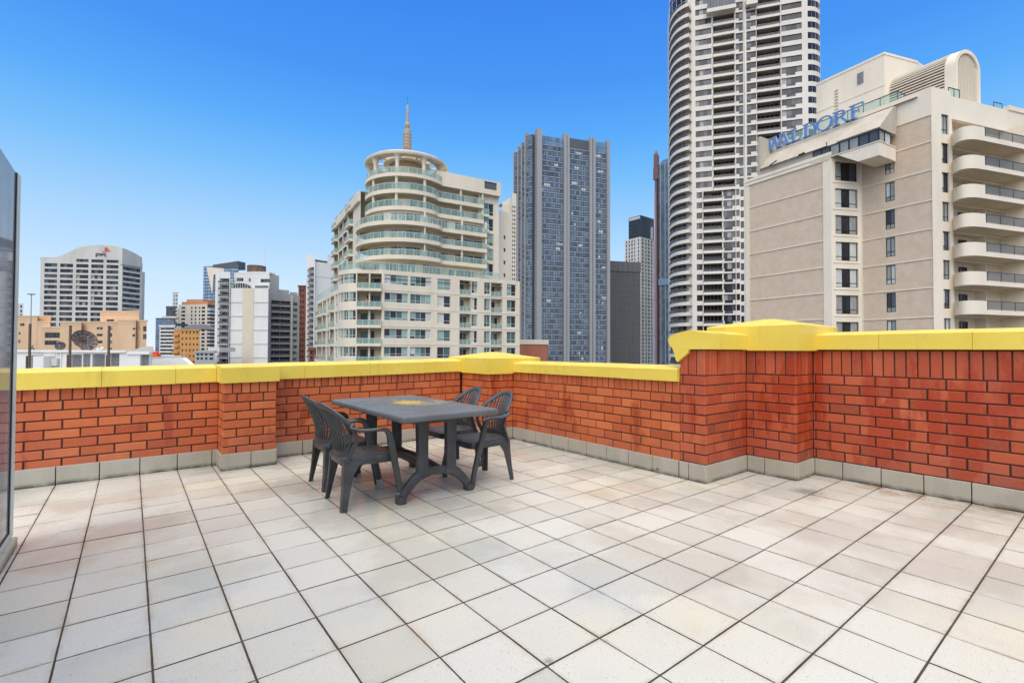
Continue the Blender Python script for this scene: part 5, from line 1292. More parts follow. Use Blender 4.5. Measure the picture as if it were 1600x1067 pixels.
# tall sliver behind the beige tower
p, q = st(784, 230), st(799.5, 232); F, Wd = face(p, q)
r_ = root_at('stone_tower', 'narrow stone coloured tower seen between the beige tower and the blue glass tower', 'building', p); X = lambda px: F.hit(px, 400)[0]; Z = lambda py, px=795: F.hit(px, py)[1]
mb = MB(); shell(mb, extrude_back(p, q, 8), GZ, Z(319), {}, .3)
p2, q2 = st(799.6, 228), st(806.5, 229); F2, W2 = face(p2, q2); H = rects(xs(F2, 400, [(800.5, 802.2), (803.3, 805.2)]), zs(F2, 803, [(322+6.6*k, 325.6+6.6*k) for k in range(36)]))
shell(mb, extrude_back(p2, q2, 8), GZ, F2.hit(803, 302)[1], {0: H}, .5); mb.poly(F, [(X(784), Z(319)), (X(799), Z(319)), (X(799), Z(309)), (X(796), Z(309))], .5, 6); mb.build('wall', W_cream, r_)
wn = Wins(r_); wn.add(F2, H, 'pane', .4); wn.flush()
# brown brick building
p, q = st(809, 112), st(856, 116); F, Wd = face(p, q); r_ = root_at('brown_brick_building', 'low brown brick building with pale parapet band below the blue glass tower', 'building', p); mb = MB()
zb = F.hit(830, 538)[1]; zt = F.hit(830, 530.5)[1]; shell(mb, extrude_back(p, q, 9), GZ, zb, {}, .3); mb.build('wall', W_brick3, r_)
mb = MB(); mb.box(F, -.2, Wd+.15, -.15, .4, zb+.001, zt); mb.build('parapet_band', W_cream, r_)
# ---- blue glass tower
G_tw = glass('tower_glass', (100, 114, 132), .06, .6, .5); G_tw2 = glass('crown_glass', (104, 128, 154), .12, .5, .25); W_fin = plain('metal_fin', (150, 150, 150), .45, .06, .1, stretch=(1, 1, .1))
G_span = plain('pale_spandrel', (166, 172, 178), .4, .08, .2)
p = st(842, 352, 300); eF = RH*cos(radians(19))+FH*sin(radians(19)); Fg = Fr(p, atan2(eF.y, eF.x)); dF = Fg.ey
X = lambda px: Fg.hit(px, 400)[0]; Z = lambda py, px=850: Fg.hit(px, py)[1]
r_ = root_at('blue_glass_tower', 'tall blue grey glass office tower with pale vertical fins, centre of the skyline', 'building', p)
zroof = Z(229, 860); zcr = Z(210, 850); xe = X(949.5)
qL = st(806, 366, 300); FLf, LLf = face(flat(qL), flat(Fg.p(0, 0, 0)))
mb = MB(); shell(mb, [flat(qL), flat(Fg.p(0, 0, 0)), flat(Fg.p(xe, 0, 0)), flat(Fg.p(xe, 0, 0))+bearing(p)*40, flat(qL)+bearing(p)*30], GZ, zroof, {}, .1); mb.build('core', W_dgrey, r_)
fl = 3.85; nf = int((zroof-GZ)/fl)
for a, b, nx in ((844.2, 878, 9), (887.6, 918, 8), (928, 945.3, 4)):
    mb = MB(); curtain(mb, Fg, X(a), X(b), zroof-nf*fl, zroof, nx, nf, .18, 1.0, -1.2)
    for j in range(nf+1): z = zroof-j*fl; mb.box(Fg, X(a), X(b), -1.55, -1.22, z-.22, z+.22, 2)
    for j in range(nf):
        if R.random() < .25:
            x0 = R.uniform(X(a), X(b)-3); z = zroof-(j+1)*fl; mb.box(Fg, x0, min(X(b), x0+R.choice((1.6, 3.2, 5))), -1.32, -1.22, z+.7, z+R.uniform(1.8, 3.0), 3)
    for i in range(1, nx): x = X(a)+(X(b)-X(a))*i/nx; mb.box(Fg, x-.10, x+.10, -1.5, -1.22, zroof-nf*fl, zroof, 1)
    mb.build('glazing', [G_tw, W_dgrey, G_span, W_white2], r_)
for a, b, t_ in ((836.5, 844, 203.4), (878.6, 882.6, 211.5), (883.4, 887.2, 212.5), (918.6, 922.6, 217.5), (923.6, 927.6, 217.6), (945.6, 950, 221.5)):
    mb = MB(); mb.box(Fg, X(a), X(b), -3.2, 2, GZ, Fg.hit((a+b)/2, t_)[1]); mb.build('fin', W_fin, r_)
mb = MB(); curtain(mb, Fg, X(844.2), X(878), zroof+.3, Z(213, 846), 6, 2, .2, .3, -1.2); mb.build('crown_glazing', [G_tw2, W_dgrey], r_); mb = MB(); curtain(mb, Fg, X(928), X(945.3), zroof+.3, Z(222.5, 930), 3, 2, .2, .3, -1.2); mb.build('crown_glazing', [G_tw2, W_dgrey], r_)
mb = MB(); mb.box(Fg, X(844.2), X(878), -.9, 14, zroof, Z(213.4, 846)); mb.box(Fg, X(887.6), X(918), -1.0, 14, zroof, Z(216.5, 888)); mb.box(Fg, X(928), X(945.3), -.9, 10, zroof, Z(223, 930)); mb.build('crown', W_dgrey, r_)
# its west flank in three steps
XL = lambda px: FLf.hit(px, 400)[0]; ZL = lambda py, px=815: FLf.hit(px, py)[1]
for a, b, t_, y in ((805.5, 812.6, 243, -.6), (813.2, 819.2, 235, -1.6), (820, 826.2, 229, -2.6), (827, 836, 214, -3.6)):
    mb = MB(); zt = ZL(t_, (a+b)/2); n = int((zt-GZ)/fl); curtain(mb, FLf, XL(a), XL(b), zt-n*fl, zt, 3, n, .2, 1.0, y)
    for j in range(n+1): z = zt-j*fl; mb.box(FLf, XL(a), XL(b), y-.3, y-.02, z-.22, z+.22, 2)
    mb.build('glazing', [G_tw, W_dgrey, G_span], r_)
    mb = MB(); mb.box(FLf, XL(a), XL(b), y+.1, 10, GZ, zt); mb.build('core', W_dgrey, r_)
    mb = MB(); mb.box(FLf, XL(a)-.9, XL(a)-.02, y-1.4, 3, GZ, zt+2.5); mb.build('fin', W_fin, r_)
# ---- dark ribbed office slab
p, q = st(948, 410), st(1000.5, 418); F, Wd = face(p, q); X = lambda px: F.hit(px, 450)[0]; Z = lambda py, px=975: F.hit(px, py)[1]
r_ = root_at('dark_office_slab', 'dark office slab with a fine grid of windows and ribbed top', 'building', p); zt = Z(409)
mb = MB(); shell(mb, extrude_back(p, q, 20), GZ, zt, {}, .3); mb.build('wall', W_dgrey, r_)
m_ribs = plain('grey_ribs', (112, 112, 114), .6, .08, .2); m_pan = glass('dark_bronze_glass', (60, 60, 62), .2, .4, .45)
mb = MB(); zr = Z(424.5); n = 30; curtain(mb, F, .4, Wd-.2, Z(600), zr-.3, 26, 46, .55, .95, -.4); mb.build('glazing', [m_pan, plain('bronze_frame', (92, 90, 88), .6, .08, .2)], r_)
mb = MB(); mb.face([F.p(0, -.2, zr), F.p(Wd, -.2, zr), F.p(Wd, -.2, zt), F.p(0, -.2, zt)], 1)
for k in range(27): x = .4+(Wd-.6)*k/26; mb.box(F, x-.32, x+.32, -.9, -.21, zr, zt)
mb.build('plant_screen', [m_ribs, W_dgrey], r_)
# ---- white gridded tower with dark crown
pA, pB, pC_ = st(976.6, 470), st(1001, 455), st(1024, 470); F1, W1 = face(pA, pB); F2, W2 = face(pB, pC_)
r_ = root_at('white_grid_tower', 'white tower of small square windows with a dark glazed crown and faint white sign', 'building', pA)
zt = F2.hit(1002, 370.5)[1]; Hs = []
H1 = rects(xs(F1, 450, [(978, 979.9), (982.3, 984.2), (986.4, 988.6), (990.7, 992.4), (996.7, 998.6)]), zs(F1, 997, [(373.5+5.75*k, 377.3+5.75*k) for k in range(36)]))
H2 = rects(xs(F2, 450, [(1003.3, 1005.8), (1008.6, 1010.6), (1012.6, 1015.2), (1017.5, 1019.5)]), zs(F2, 1004, [(373+5.75*k, 376.9+5.75*k) for k in range(36)]))
mb = MB(); dv = bearing(pA); shell(mb, [pA, pB, pC_, pC_+dv*20, pA+dv*20], GZ, zt, {0: H1, 1: H2}, .5)
for k in range(0, 36, 5): z = zs(F1, 997, [(378+5.75*k, 378.6+5.75*k)])[0]; mb.box(F1, 0, W1, -.15, -.005, z[0], z[1]); mb.box(F2, 0, W2, -.15, -.005, z[0], z[1])
mb.build('wall', W_white, r_); wn = Wins(r_); wn.add(F1, H1, 'pane', .4); wn.add(F2, H2, 'pane', .4); wn.flush()
x0 = F1.hit(982.3, 400)[0]; zc_ = F2.hit(1002, 336.5)[1]; zc1 = F1.hit(983, 344)[1]
cA = flat(F1.p(x0, .1, 0)); cB = flat(F2.p(.1, .1, 0)); cC_ = flat(F2.p(F2.hit(1022, 400)[0], .1, 0)); mb = MB(); shell(mb, [cA, cB, cC_, cC_+dv*14, cA+dv*14], zt, zc_, {}, .3); mb.build('crown', W_dgrey, r_)
Fa, La = face(cA, cB); Fb, Lb = face(cB, cC_); mb = MB(); zs0 = zc_-3.4
curtain(mb, Fa, .4, La-.3, zt+.5, zs0-.3, 5, 5, .25, .3, -.12); mb.build('crown_glazing', [G_dark, W_dgrey], r_); mb = MB(); curtain(mb, Fb, .3, Lb*.66, zt+.5, zc_-.4, 3, 5, .25, .3, -.12); mb.build('crown_glazing', [G_dark, W_dgrey], r_)
mb = MB(); mb.box(Fa, .7, La-.5, -.3, -.01, zs0+.2, zc_-.7); mb.build('sign_band', W_white2, r_)
mb = MB(); mb.box(Fb, Lb*.75, Lb*.86, -.8, 3, zt, F2.hit(1018, 355.5)[1]); mb.build('fin_wall', W_white, r_)
# ---- blue glass tower with a red masonry spire
p, q = st(1029.5, 432), st(1052, 424); F, Wd = face(p, q); X = lambda px: F.hit(px, 400)[0]; Z = lambda py, px=1035: F.hit(px, py)[1]
r_ = root_at('glass_spire_tower', 'blue glass tower with a dark red masonry edge and spire beside the tall white tower', 'building', p); zt = Z(251)
mb = MB(); shell(mb, extrude_back(p, q, 25), GZ, zt-3, {}, .3); mb.build('core', W_dgrey, r_)
mb = MB(); n = int((zt-4-GZ)/4); G_sp = glass('steel_blue_glass', (84, 104, 126), .1, .5, .3); curtain(mb, F, 0, Wd, zt-4-n*4, zt-4, 6, n, .3, .55, -.3); 
mb.box(F, X(1032.3), X(1033.3), -.9, -.31, GZ, zt-2, 2); mb.box(F, X(1039.3), X(1040.3), -.9, -.31, GZ, zt-2, 2); mb.box(F, 0, Wd, -1.2, -.31, Z(446), Z(436), 3)
mb.build('glazing', [G_sp, W_dgrey, W_fin, G_tw2], r_)
mb = MB(); mb.poly(F, [(X(1029.5), zt-4), (Wd, zt-4), (Wd, zt+1), (X(1036), zt)], -.2, 6); mb.build('crown', G_tw2, r_)
W_red = plain('red_masonry', (116, 86, 88), .85, .12, .3); pk = plain('pink_stone', (152, 118, 122), .8, .1, .2)
mb = MB(); x0, x1 = X(1023), X(1029.2); mb.box(F, X(1024.2), X(1027.2), -1.4, 4, GZ, Z(281, 1026)); mb.box(F, X(1021.8), x1, -1.6, 5.2, Z(281, 1026), Z(262, 1026)); mb.box(F, X(1022.2), X(1027.6), -1, 4, Z(262, 1026), Z(242, 1026))
mb.rings([[F.p(X(1022.4), -.8, Z(242, 1025)), F.p(X(1027.4), -.8, Z(242, 1025)), F.p(X(1027.4), 3, Z(242, 1025)), F.p(X(1022.4), 3, Z(242, 1025))], [F.p(X(1024.6), 1, Z(234.5, 1025)), F.p(X(1025.2), 1, Z(234.5, 1025)), F.p(X(1025.2), 1.4, Z(234.5, 1025)), F.p(X(1024.6), 1.4, Z(234.5, 1025))]])
mb.box(F, X(1024.0), X(1026.6), -2.0, -1.41, GZ, Z(300, 1026), 1); mb.build('spire', [W_red, pk], r_)

# ================================================================== CITY: tall white balcony tower
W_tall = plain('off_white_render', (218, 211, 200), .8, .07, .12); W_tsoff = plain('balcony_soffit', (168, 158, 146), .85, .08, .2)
eT = RH*cos(radians(17))-FH*sin(radians(17)); Q0 = st(1080, 140, 300); FT = Fr(Q0, atan2(eT.y, eT.x)); dT = FT.ey
X = lambda px: FT.hit(px, 200)[0]; Z = lambda py, px=1237: FT.hit(px, py)[1]
TT = root_at('tall_white_tower', 'very tall off white balcony tower with rounded corners, running out of view', 'building', Q0)
pit = 2.967; zs0 = Z(14.2); rowz = [(zs0-pit*k, zs0-pit*k+1.72) for k in range(-4, 43)]; LTx = X(1257)
zT0, zT1 = GZ, rowz[0][1]+2.2
wnT = Wins(TT); Hh = []; up_rows = [(k-4, r) for k, r in enumerate(rowz)]
bal1 = []; bal2 = []
for k, (a, b) in up_rows:
    lowz = k >= 17
    if not lowz:
        w_ = [(1087, 1112, a, b, 'tower')]; bal1.append((X(1114.8), X(1147.7), a-.95, b+.1))
        w_ += [(1150, 1161.5, a+.0, b, 'tower2'), (1155, 1161.5, a-.75, a, 'pane')]
    else:
        w_ = [(1088, 1097, a, b, 'tower2'), (1129.5, 1155, a, b, 'tower'), (1131, 1144, a-.8, a, 'tower2'), (1156.5, 1161.5, a-.5, b-.3, 'pane')]; bal1.append((X(1098.5), X(1127.5), a-.95, b+.1))
    w_ += [(1167, 1182, a+.0, b, 'tower2'), (1167, 1173.5, a-.75, a, 'pane'), (1221.5, 1254, a, b, 'tower')]
    if k >= 6: w_ += [(1229, 1243.5, a-.7, a, 'tower2')]
    bal2.append((X(1183), X(1219.8), a-.95, b+.1))
    for x0, x1, c, d, sname in w_:
        r = (X(x0), X(x1), c, d); Hh.append(r); wnT.add(FT, [r], sname, .3)
mb = MB(); plate(mb, FT, LTx, zT0, zT1, Hh+bal1+bal2, .35)
mb.box(FT, X(1163.4), X(1165.4), -.5, -.01, zT0, zT1); mb.box(FT, X(1220), X(1221.2), -.35, -.01, zT0, zT1); mb.box(FT, X(1148.2), X(1149.2), -.35, -.01, zT0, zT1)
# rounded right corner
rC = 5.2; cR = FT.p(LTx, rC, 0); prev = FT.p(LTx, 0, 0); segs = 7
arc = [cR + FT.ex*(rC*sin(radians(a))) - FT.ey*(rC*cos(radians(a))) for a in [0, 10, 24, 38, 52, 66, 80, 95, 112]]
for i in range(len(arc)-1):
    Fs, Ls = face(flat(arc[i]), flat(arc[i+1])); hs_ = []
    if i not in (0, 6):
        hs_ = [(0.0 if i not in (1,) else .1, Ls, a, b) for k, (a, b) in up_rows]
        wnT.add(Fs, hs_, 'tower2', .12)
    plate(mb, Fs, Ls, zT0, zT1, hs_, .25)
endp = flat(arc[-1]); mb.face([(endp.x, endp.y, zT0), tuple(FT.p(LTx, 24, zT0)), tuple(FT.p(LTx, 24, zT1)), (endp.x, endp.y, zT1)])
mb.face([FT.p(-3, 1, zT1)]+[FT.p(LTx, 0, zT1)]+[(a.x, a.y, zT1) for a in arc[1:]]+[FT.p(LTx, 24, zT1), FT.p(-6, 24, zT1)])
# left flank behind the curved balcony stack
cpts = [flat(p) for p in (st(1045.8, 149), st(1048.5, 145.2), st(1053, 142.6), st(1059, 140.6), st(1066, 139.2), st(1072, 138.3), st(1077.5, 137.8))]
ins = [flat(p) for p in (st(1047.6, 150), st(1051.5, 145.8), st(1058, 143), st(1066, 141.2), st(1073, 140.3))]
wall_pts = ins + [flat(st(1079.5, 140.2))]
for i, (a_, b_) in enumerate(zip(wall_pts[:-1], wall_pts[1:])):
    Fs, Ls = face(a_, b_); hs_ = []
    if i < 4: hs_ = [(.05, Ls-.05, a-.9, b+.2) for k, (a, b) in up_rows]; wnT.add(Fs, hs_, 'ddoor', .12)
    plate(mb, Fs, Ls, zT0, zT1, hs_, .2)
f_, w0_ = face(wall_pts[-1], flat(FT.p(0, 0, 0)+FT.ex*.05)); plate(mb, f_, w0_, zT0, zT1, [(.15, w0_-.1, a-.2, b) for k, (a, b) in up_rows], .5)
x_, w1_ = face(flat(FT.p(-6, 24, 0)), wall_pts[0]); plate(mb, x_, w1_, zT0, zT1, (), .2)
mb.build('wall', W_tall, TT)
# curved balcony, one storey, then copied up and down the stack
def curved_balcony(zb):
    s = resample([p for p in spline(cpts, 4)], .6); s = [flat(p) for p in s]; tip = s[-1]; ret = flat(st(1082.3, 139.9)); b = MB()
    poly = s+[ret]+[flat(st(1078, 141.5)), flat(st(1060, 144)), flat(st(1050, 150))]; n = len(poly)
    b.v = [(p.x, p.y, zb) for p in poly]+[(p.x, p.y, zb+.25) for p in poly]
    for i in range(n): j = (i+1) % n; b.f.append((i, j, n+j, n+i)); b.m.append(0)
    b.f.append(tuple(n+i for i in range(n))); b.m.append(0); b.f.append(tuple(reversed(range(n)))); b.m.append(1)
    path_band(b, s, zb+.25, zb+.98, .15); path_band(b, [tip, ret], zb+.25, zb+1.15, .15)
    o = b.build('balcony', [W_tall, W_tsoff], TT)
    rail(o, s[:-1], zb+.98, .95, glassm=G_smoke, bar=FR_dark); return o
k0 = 30; first = curved_balcony(rowz[k0][0]-1.35); made = 1
def stack(first, base_k, ks, limit):
    n = 0; rest = []
    for k in ks:
        if k == base_k: continue
        c = copy_tree(first, TT); c.location.z = first.location.z + (base_k-k)*pit
order = sorted(range(len(rowz)), key=lambda k: abs(k-22))
stack(first, k0, [k for k in order if 2 <= k <= 37], 99)
def tall_balcony(x0, x1, zb, out):
    b = MB(); p = FT.p; z1 = zb+2.77
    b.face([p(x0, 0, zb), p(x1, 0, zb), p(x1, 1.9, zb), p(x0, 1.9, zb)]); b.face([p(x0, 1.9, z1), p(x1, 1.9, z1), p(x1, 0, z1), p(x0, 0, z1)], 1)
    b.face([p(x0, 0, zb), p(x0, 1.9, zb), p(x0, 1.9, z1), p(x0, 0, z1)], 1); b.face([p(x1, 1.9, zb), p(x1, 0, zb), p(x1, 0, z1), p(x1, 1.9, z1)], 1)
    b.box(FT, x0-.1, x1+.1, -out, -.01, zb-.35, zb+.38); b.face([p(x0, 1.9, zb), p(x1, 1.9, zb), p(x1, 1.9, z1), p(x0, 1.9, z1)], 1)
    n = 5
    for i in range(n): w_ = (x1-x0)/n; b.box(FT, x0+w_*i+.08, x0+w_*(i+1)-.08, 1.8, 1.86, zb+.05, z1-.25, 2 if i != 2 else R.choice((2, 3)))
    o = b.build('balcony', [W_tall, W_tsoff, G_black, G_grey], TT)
    rb = MB(); y = -out+.05
    rb.box(FT, x0, x1, y, y+.03, zb+.39, zb+1.05, 1); rb.box(FT, x0-.08, x1+.08, y-.03, y+.06, zb+1.05, zb+1.12)
    for i in range(7): x = x0+(x1-x0)*i/6; rb.box(FT, x-.03, x+.03, y-.02, y+.05, zb+.39, zb+1.05)
    if out > .3:
        for x in (x0-.06, x1+.03): rb.box(FT, x, x+.03, y+.04, -.02, zb+.39, zb+1.05, 1)
    rb.build('railing', [FR_dark, G_smoke], o); return o
vis = lambda lst: [r for r in lst if -8 < r[2] < 104]
for lst, out in ((bal1, .55), (bal2, .15)):
    firsts = {}
    for (x0, x1, c, d) in sorted(vis(lst), key=lambda r: abs(r[2]-45)):
        key = round(x0, 2)
        if key not in firsts: firsts[key] = (tall_balcony(x0, x1, c, out), c)
        else: o, zc0 = firsts[key]; n = copy_tree(o, TT); n.location.z = o.location.z + (c-zc0)
# the wide bay that juts out near the top
mb = MB(); zb = Z(24, 1110); x0, x1 = X(1104), X(1149.5); mb.box(FT, x0, x1, -2.2, -.6, zb-.5, zb+.55); mb.box(FT, X(1165.6), X(1183.5), -1.6, -.2, Z(13, 1170), Z(2, 1170)); o = mb.build('bay', W_tall, TT)
mb = MB(); curtain(mb, FT, x0+.2, x1-.2, zb+.6, zb+3.6, 9, 1, .1, .08, -1.9); mb.build('bay_glazing', [G_grey, FR_dark], o)
wnT.flush()

# ================================================================== CITY: the hotel on the right
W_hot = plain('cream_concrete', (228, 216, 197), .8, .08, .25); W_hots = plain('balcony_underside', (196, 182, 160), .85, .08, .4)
m = NT('beige_brick'); uvz = m.t.nodes.new('ShaderNodeSeparateXYZ'); m.l(m.coord(), uvz.inputs[0])
course = m.math('PINGPONG', m.math('MULTIPLY', uvz.outputs[2], 1/.086), .5)
cb_ = m.ramp(m.noise(1.2, 6, .75), [(.3, lin(198, 177, 154)), (.6, lin(212, 192, 170)), (.8, lin(220, 201, 181))])
cb_ = m.mix(m.rng(m.noise(9, 4, .75, stretch=(1, 1, 2.4)), .45, .7, 0, .35), cb_, lin(170, 146, 124))
m.base(m.mix(m.rng(course, .0, .09, .5, 0), cb_, lin(150, 134, 118))); m.rough(.9); W_bbrick = m.m
HA, HB = ab(30.76, 63.86), ab(35.95, 54.5); HC = st(1345, 55.2, 400); HD = ab(42.9, 49.3); e18 = RH*cos(radians(18))+FH*sin(radians(18)); HE = HD+e18*22
HO = root_at('corner_hotel', 'cream and beige brick hotel with rounded balconies and barrel roof vault, at the right', 'building', HB)
F1, L1 = face(HA, HB); F2, L2 = face(HB, HC); F3, L3 = face(HC, HD); F4, L4 = face(HD, HE)
wnH = Wins(HO); mb = MB(); bp = MB()
zr1 = 23.75
py_ = [252.5, 293, 335.2, 376.4, 418, 458.2, 499, 540, 581]
z1s = [F1.hit(1286.5, y)[1] for y in py_]; x0, x1 = F1.hit(1171, 400)[0], F1.hit(1286.5, 400)[0]
H = [(x0, x1, z1s[i+1]+.05, z1s[i]-.05) for i in range(8)]
plate(mb, F1, L1, GZ, zr1, H, .07); 
for a, b, c, d in H: bp.face([F1.p(a, .07, c), F1.p(b, .07, c), F1.p(b, .07, d), F1.p(a, .07, d)])
mb.box(F1, -.06, L1+.06, -.06, .25, zr1-.32, zr1+.05); mb.box(F1, .02, L1-.1, -.05, -.003, H[0][3]+.06, H[0][3]+.16)
r2 = zs(F2, 1306, [(252.5+41.7*k, 282+41.7*k) for k in range(9)]); c2 = xs(F2, 400, [(1305.8, 1341)]); H = rects(c2, r2); plate(mb, F2, L2, GZ, zr1, H, .3); wnH.add(F2, H, 'hotel3', .2)
for a, b in r2: mb.box(F2, .25, L2-.2, -.06, -.003, a-.28, a-.08)
yy = [177.7, 219.5, 264.4, 311.8, 357, 403.4, 449, 495, 541, 587]; z3 = [F3.hit(1458, y)[1] for y in yy]; x0, x1 = F3.hit(1347.5, 400)[0], F3.hit(1457.5, 400)[0]
zr3 = F3.hit(1459, 134)[1]
r3 = zs(F3, 1384, [(243.7+42.9*k, 273+43*k) for k in range(8)]); c3 = xs(F3, 400, [(1383.6, 1398.4)]); W3 = rects(c3, r3)
P3 = [(max(.12, x0), x1, z3[i+1]+.05, z3[i]-.05) for i in range(9)]
plate(mb, F3, L3, GZ, zr3, P3, .07)
xa = max(.12, x0)
for a, b, c, d in P3:
    cuts = sorted([w for w in W3 if w[2] < d and w[3] > c], key=lambda w: w[2]); cc = [(u, v, max(c, p_), min(d, q_)) for u, v, p_, q_ in cuts]
    tmpf = Fr(F3.p(0, .07, 0), F3.a); plate(bp, tmpf, b, c, d, cc, .2, 0, a)
wnH.add(Fr(F3.p(0, .07, 0), F3.a), W3, 'hotel1', .12)
r4 = zs(F4, 1474, [(178.6, 209.2), (223.5, 255), (269, 300.6), (315, 346), (361, 391), (405.8, 436.4), (451.5, 482), (497, 528), (543, 574)]); c4 = xs(F4, 400, [(1473.6, 1485)]); W4 = rects(c4, r4)
zr4 = F4.hit(1563, 169.5)[1]; x4 = F4.hit(1489, 400)[0]
zb4 = [22.6-2.93*k for k in range(12)]
O4 = []
xo = [(F4.hit(1490.5, 400)[0], F4.hit(1540, 400)[0]), (F4.hit(1541.5, 400)[0]+.0, F4.hit(1571, 400)[0]), (F4.hit(1574, 400)[0], F4.hit(1640, 400)[0])]
for k in range(11):
    for a, b in xo: O4.append((a, b, zb4[k]+.3, zb4[k]+2.75))
plate(mb, F4, x4, GZ, zr3, W4, .3); wnH.add(F4, W4, 'hotel1', .2); plate(mb, F4, L4, GZ, zr4, O4, .12, 0, x4)
mb.face([F4.p(x4, 0, zr4), F4.p(x4, 5, zr4), F4.p(x4, 5, zr3), F4.p(x4, 0, zr3)][::-1])
mb.box(F4, F4.hit(1577, 300)[0], L4, -.1, .4, zr4, F4.hit(1590, 169)[1]); mb.box(F4, x4+.05, L4, -.14, -.003, zb4[0]+2.85, zb4[0]+3.05)
mb.face([(p.x, p.y, zr3-.4) for p in (flat(HC), flat(HD), flat(F4.p(x4, 0, 0)), flat(F4.p(x4, 9, 0)), flat(HC)+F3.ey*8)])
mb.face([F4.p(x4, 0, zr4-.3), F4.p(L4, 0, zr4-.3), F4.p(L4, 16, zr4-.3), F4.p(x4, 16, zr4-.3)])
for F_, L_ in ((F3, L3), (F4, x4)): mb.box(F_, 0.02, L_-.02, .02, .3, zr3-.5, zr3+.03)
wl = mb.build('wall', W_hot, HO); bp.build('brick_panel', W_bbrick, HO)
# flank wall behind (closes the block towards the city)
mb = MB(); bA = HA+bearing(HA)*12; Fk, Lk = face(bA, HA); plate(mb, Fk, Lk, GZ, zr1, (), .2); mb.face([(p.x, p.y, zr1-.02) for p in (flat(HA), flat(HB), flat(HC), flat(HC)+F3.ey*4, bA)]); mb.build('rear_wall', W_hot, HO)
# upper storey with the sloping apron, ribbon window bay
U = F1; e0, e1 = L1-.0, L1+4.8
mb = MB()
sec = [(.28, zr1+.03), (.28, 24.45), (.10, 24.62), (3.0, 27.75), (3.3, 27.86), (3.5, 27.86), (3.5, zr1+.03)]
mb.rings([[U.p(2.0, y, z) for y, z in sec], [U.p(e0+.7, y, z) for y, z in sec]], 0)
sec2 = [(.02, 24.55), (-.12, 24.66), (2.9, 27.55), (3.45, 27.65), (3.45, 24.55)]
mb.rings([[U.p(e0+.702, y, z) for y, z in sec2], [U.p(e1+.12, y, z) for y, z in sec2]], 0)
mb.box(U, 1.65, 1.998, .3, 4.6, zr1+.03, 29.0); mb.build('sloping_apron', plain('shaded_apron', (180, 171, 156), .8, .12, .5), HO)  # hotel paint darkened here, so the colour imitates weaker light on the slope
mb = MB(); xq = e0+.9
sb = [U.p(xq+1.9, 0, 21.75), U.p(e1, 0, 21.75), U.p(e1, 3.55, 21.75), U.p(xq+1.9, 3.55, 21.75)]; tb2 = [U.p(xq-.2, 0, 23.2), U.p(e1, 0, 23.2), U.p(e1, 3.55, 23.2), U.p(xq-.2, 3.55, 23.2)]
mb.rings([sb, tb2]); mb.box(U, e0-2.2, e1+.06, -.06, .2, 23.2, 23.3); mb.box(U, e1-.2, e1+.06, .2, 3.5, 23.2, 23.3); mb.build('bay_base', W_hot, HO)
bw = []; n = 7
for k in range(n): a = e0-2.0+(e1-e0+2.0)*k/n; bw.append((a, a+(e1-e0+2.0)/n-.02, 23.32, 24.53))
wnH.add(U, bw, 'bay', .12)
Fbay = Fr(U.p(e1, 0, 0), U.a+S90); wnH.add(Fbay, [(.05, 1.3, 23.32, 24.53), (1.32, 2.6, 23.32, 24.53)], 'bay', .1)
mb = MB(); mb.tube([U.p(2.2, -.1, 24.55), U.p(e0-.3, -.1, 24.55)], .05, 6); mb.tube([U.p(e0-.35, -.1, 24.2), U.p(e0-.35, -.1, 25.0)], .05, 6); mb.tube([U.p(7.2, -.16, 24.62), U.p(7.9, -.16, 24.68)], .1, 6); mb.tube([U.p(3.5, -.1, 24.6), U.p(4.4, -.05, 24.95)], .08, 6); mb.build('gutter_pipe', FR_dark, HO)
# roof balustrade
p0_, p1_ = U.p(2.1, 4.3, 0), U.p(e1-.1, 4.3, 0); mb = MB(); zq, hq = 27.9, 1.75; n = 8
for k in range(n):
    a, b = p0_+(p1_-p0_)*(k/n), p0_+(p1_-p0_)*((k+1)/n); mb.face([(a.x, a.y, zq+.05), (b.x, b.y, zq+.05), (b.x, b.y, zq+hq-.05), (a.x, a.y, zq+hq-.05)], 1)
for k in range(n+1): a = p0_+(p1_-p0_)*(k/n); mb.tube([(a.x, a.y, zq), (a.x, a.y, zq+hq)], .035, 5)
pe = p1_+U.ey*1.8; mb.face([(p1_.x, p1_.y, zq+.05), (pe.x, pe.y, zq+.05), (pe.x, pe.y, zq+hq-.05), (p1_.x, p1_.y, zq+hq-.05)], 1)
mb.tube([(p0_.x, p0_.y, zq+hq), (p1_.x, p1_.y, zq+hq), (pe.x, pe.y, zq+hq)], .055, 6); mb.tube([(pe.x, pe.y, zq), (pe.x, pe.y, zq+hq)], .035, 5)
mb.build('roof_balustrade', [FR_dark, G_rail], HO)
mb = MB(); mb.face([U.p(2.0, 3.3, 27.84), U.p(e1+2, 3.3, 27.84), U.p(e1+2, 9, 27.84), U.p(2.0, 9, 27.84)]); mb.build('roof_terrace', W_hots, HO)
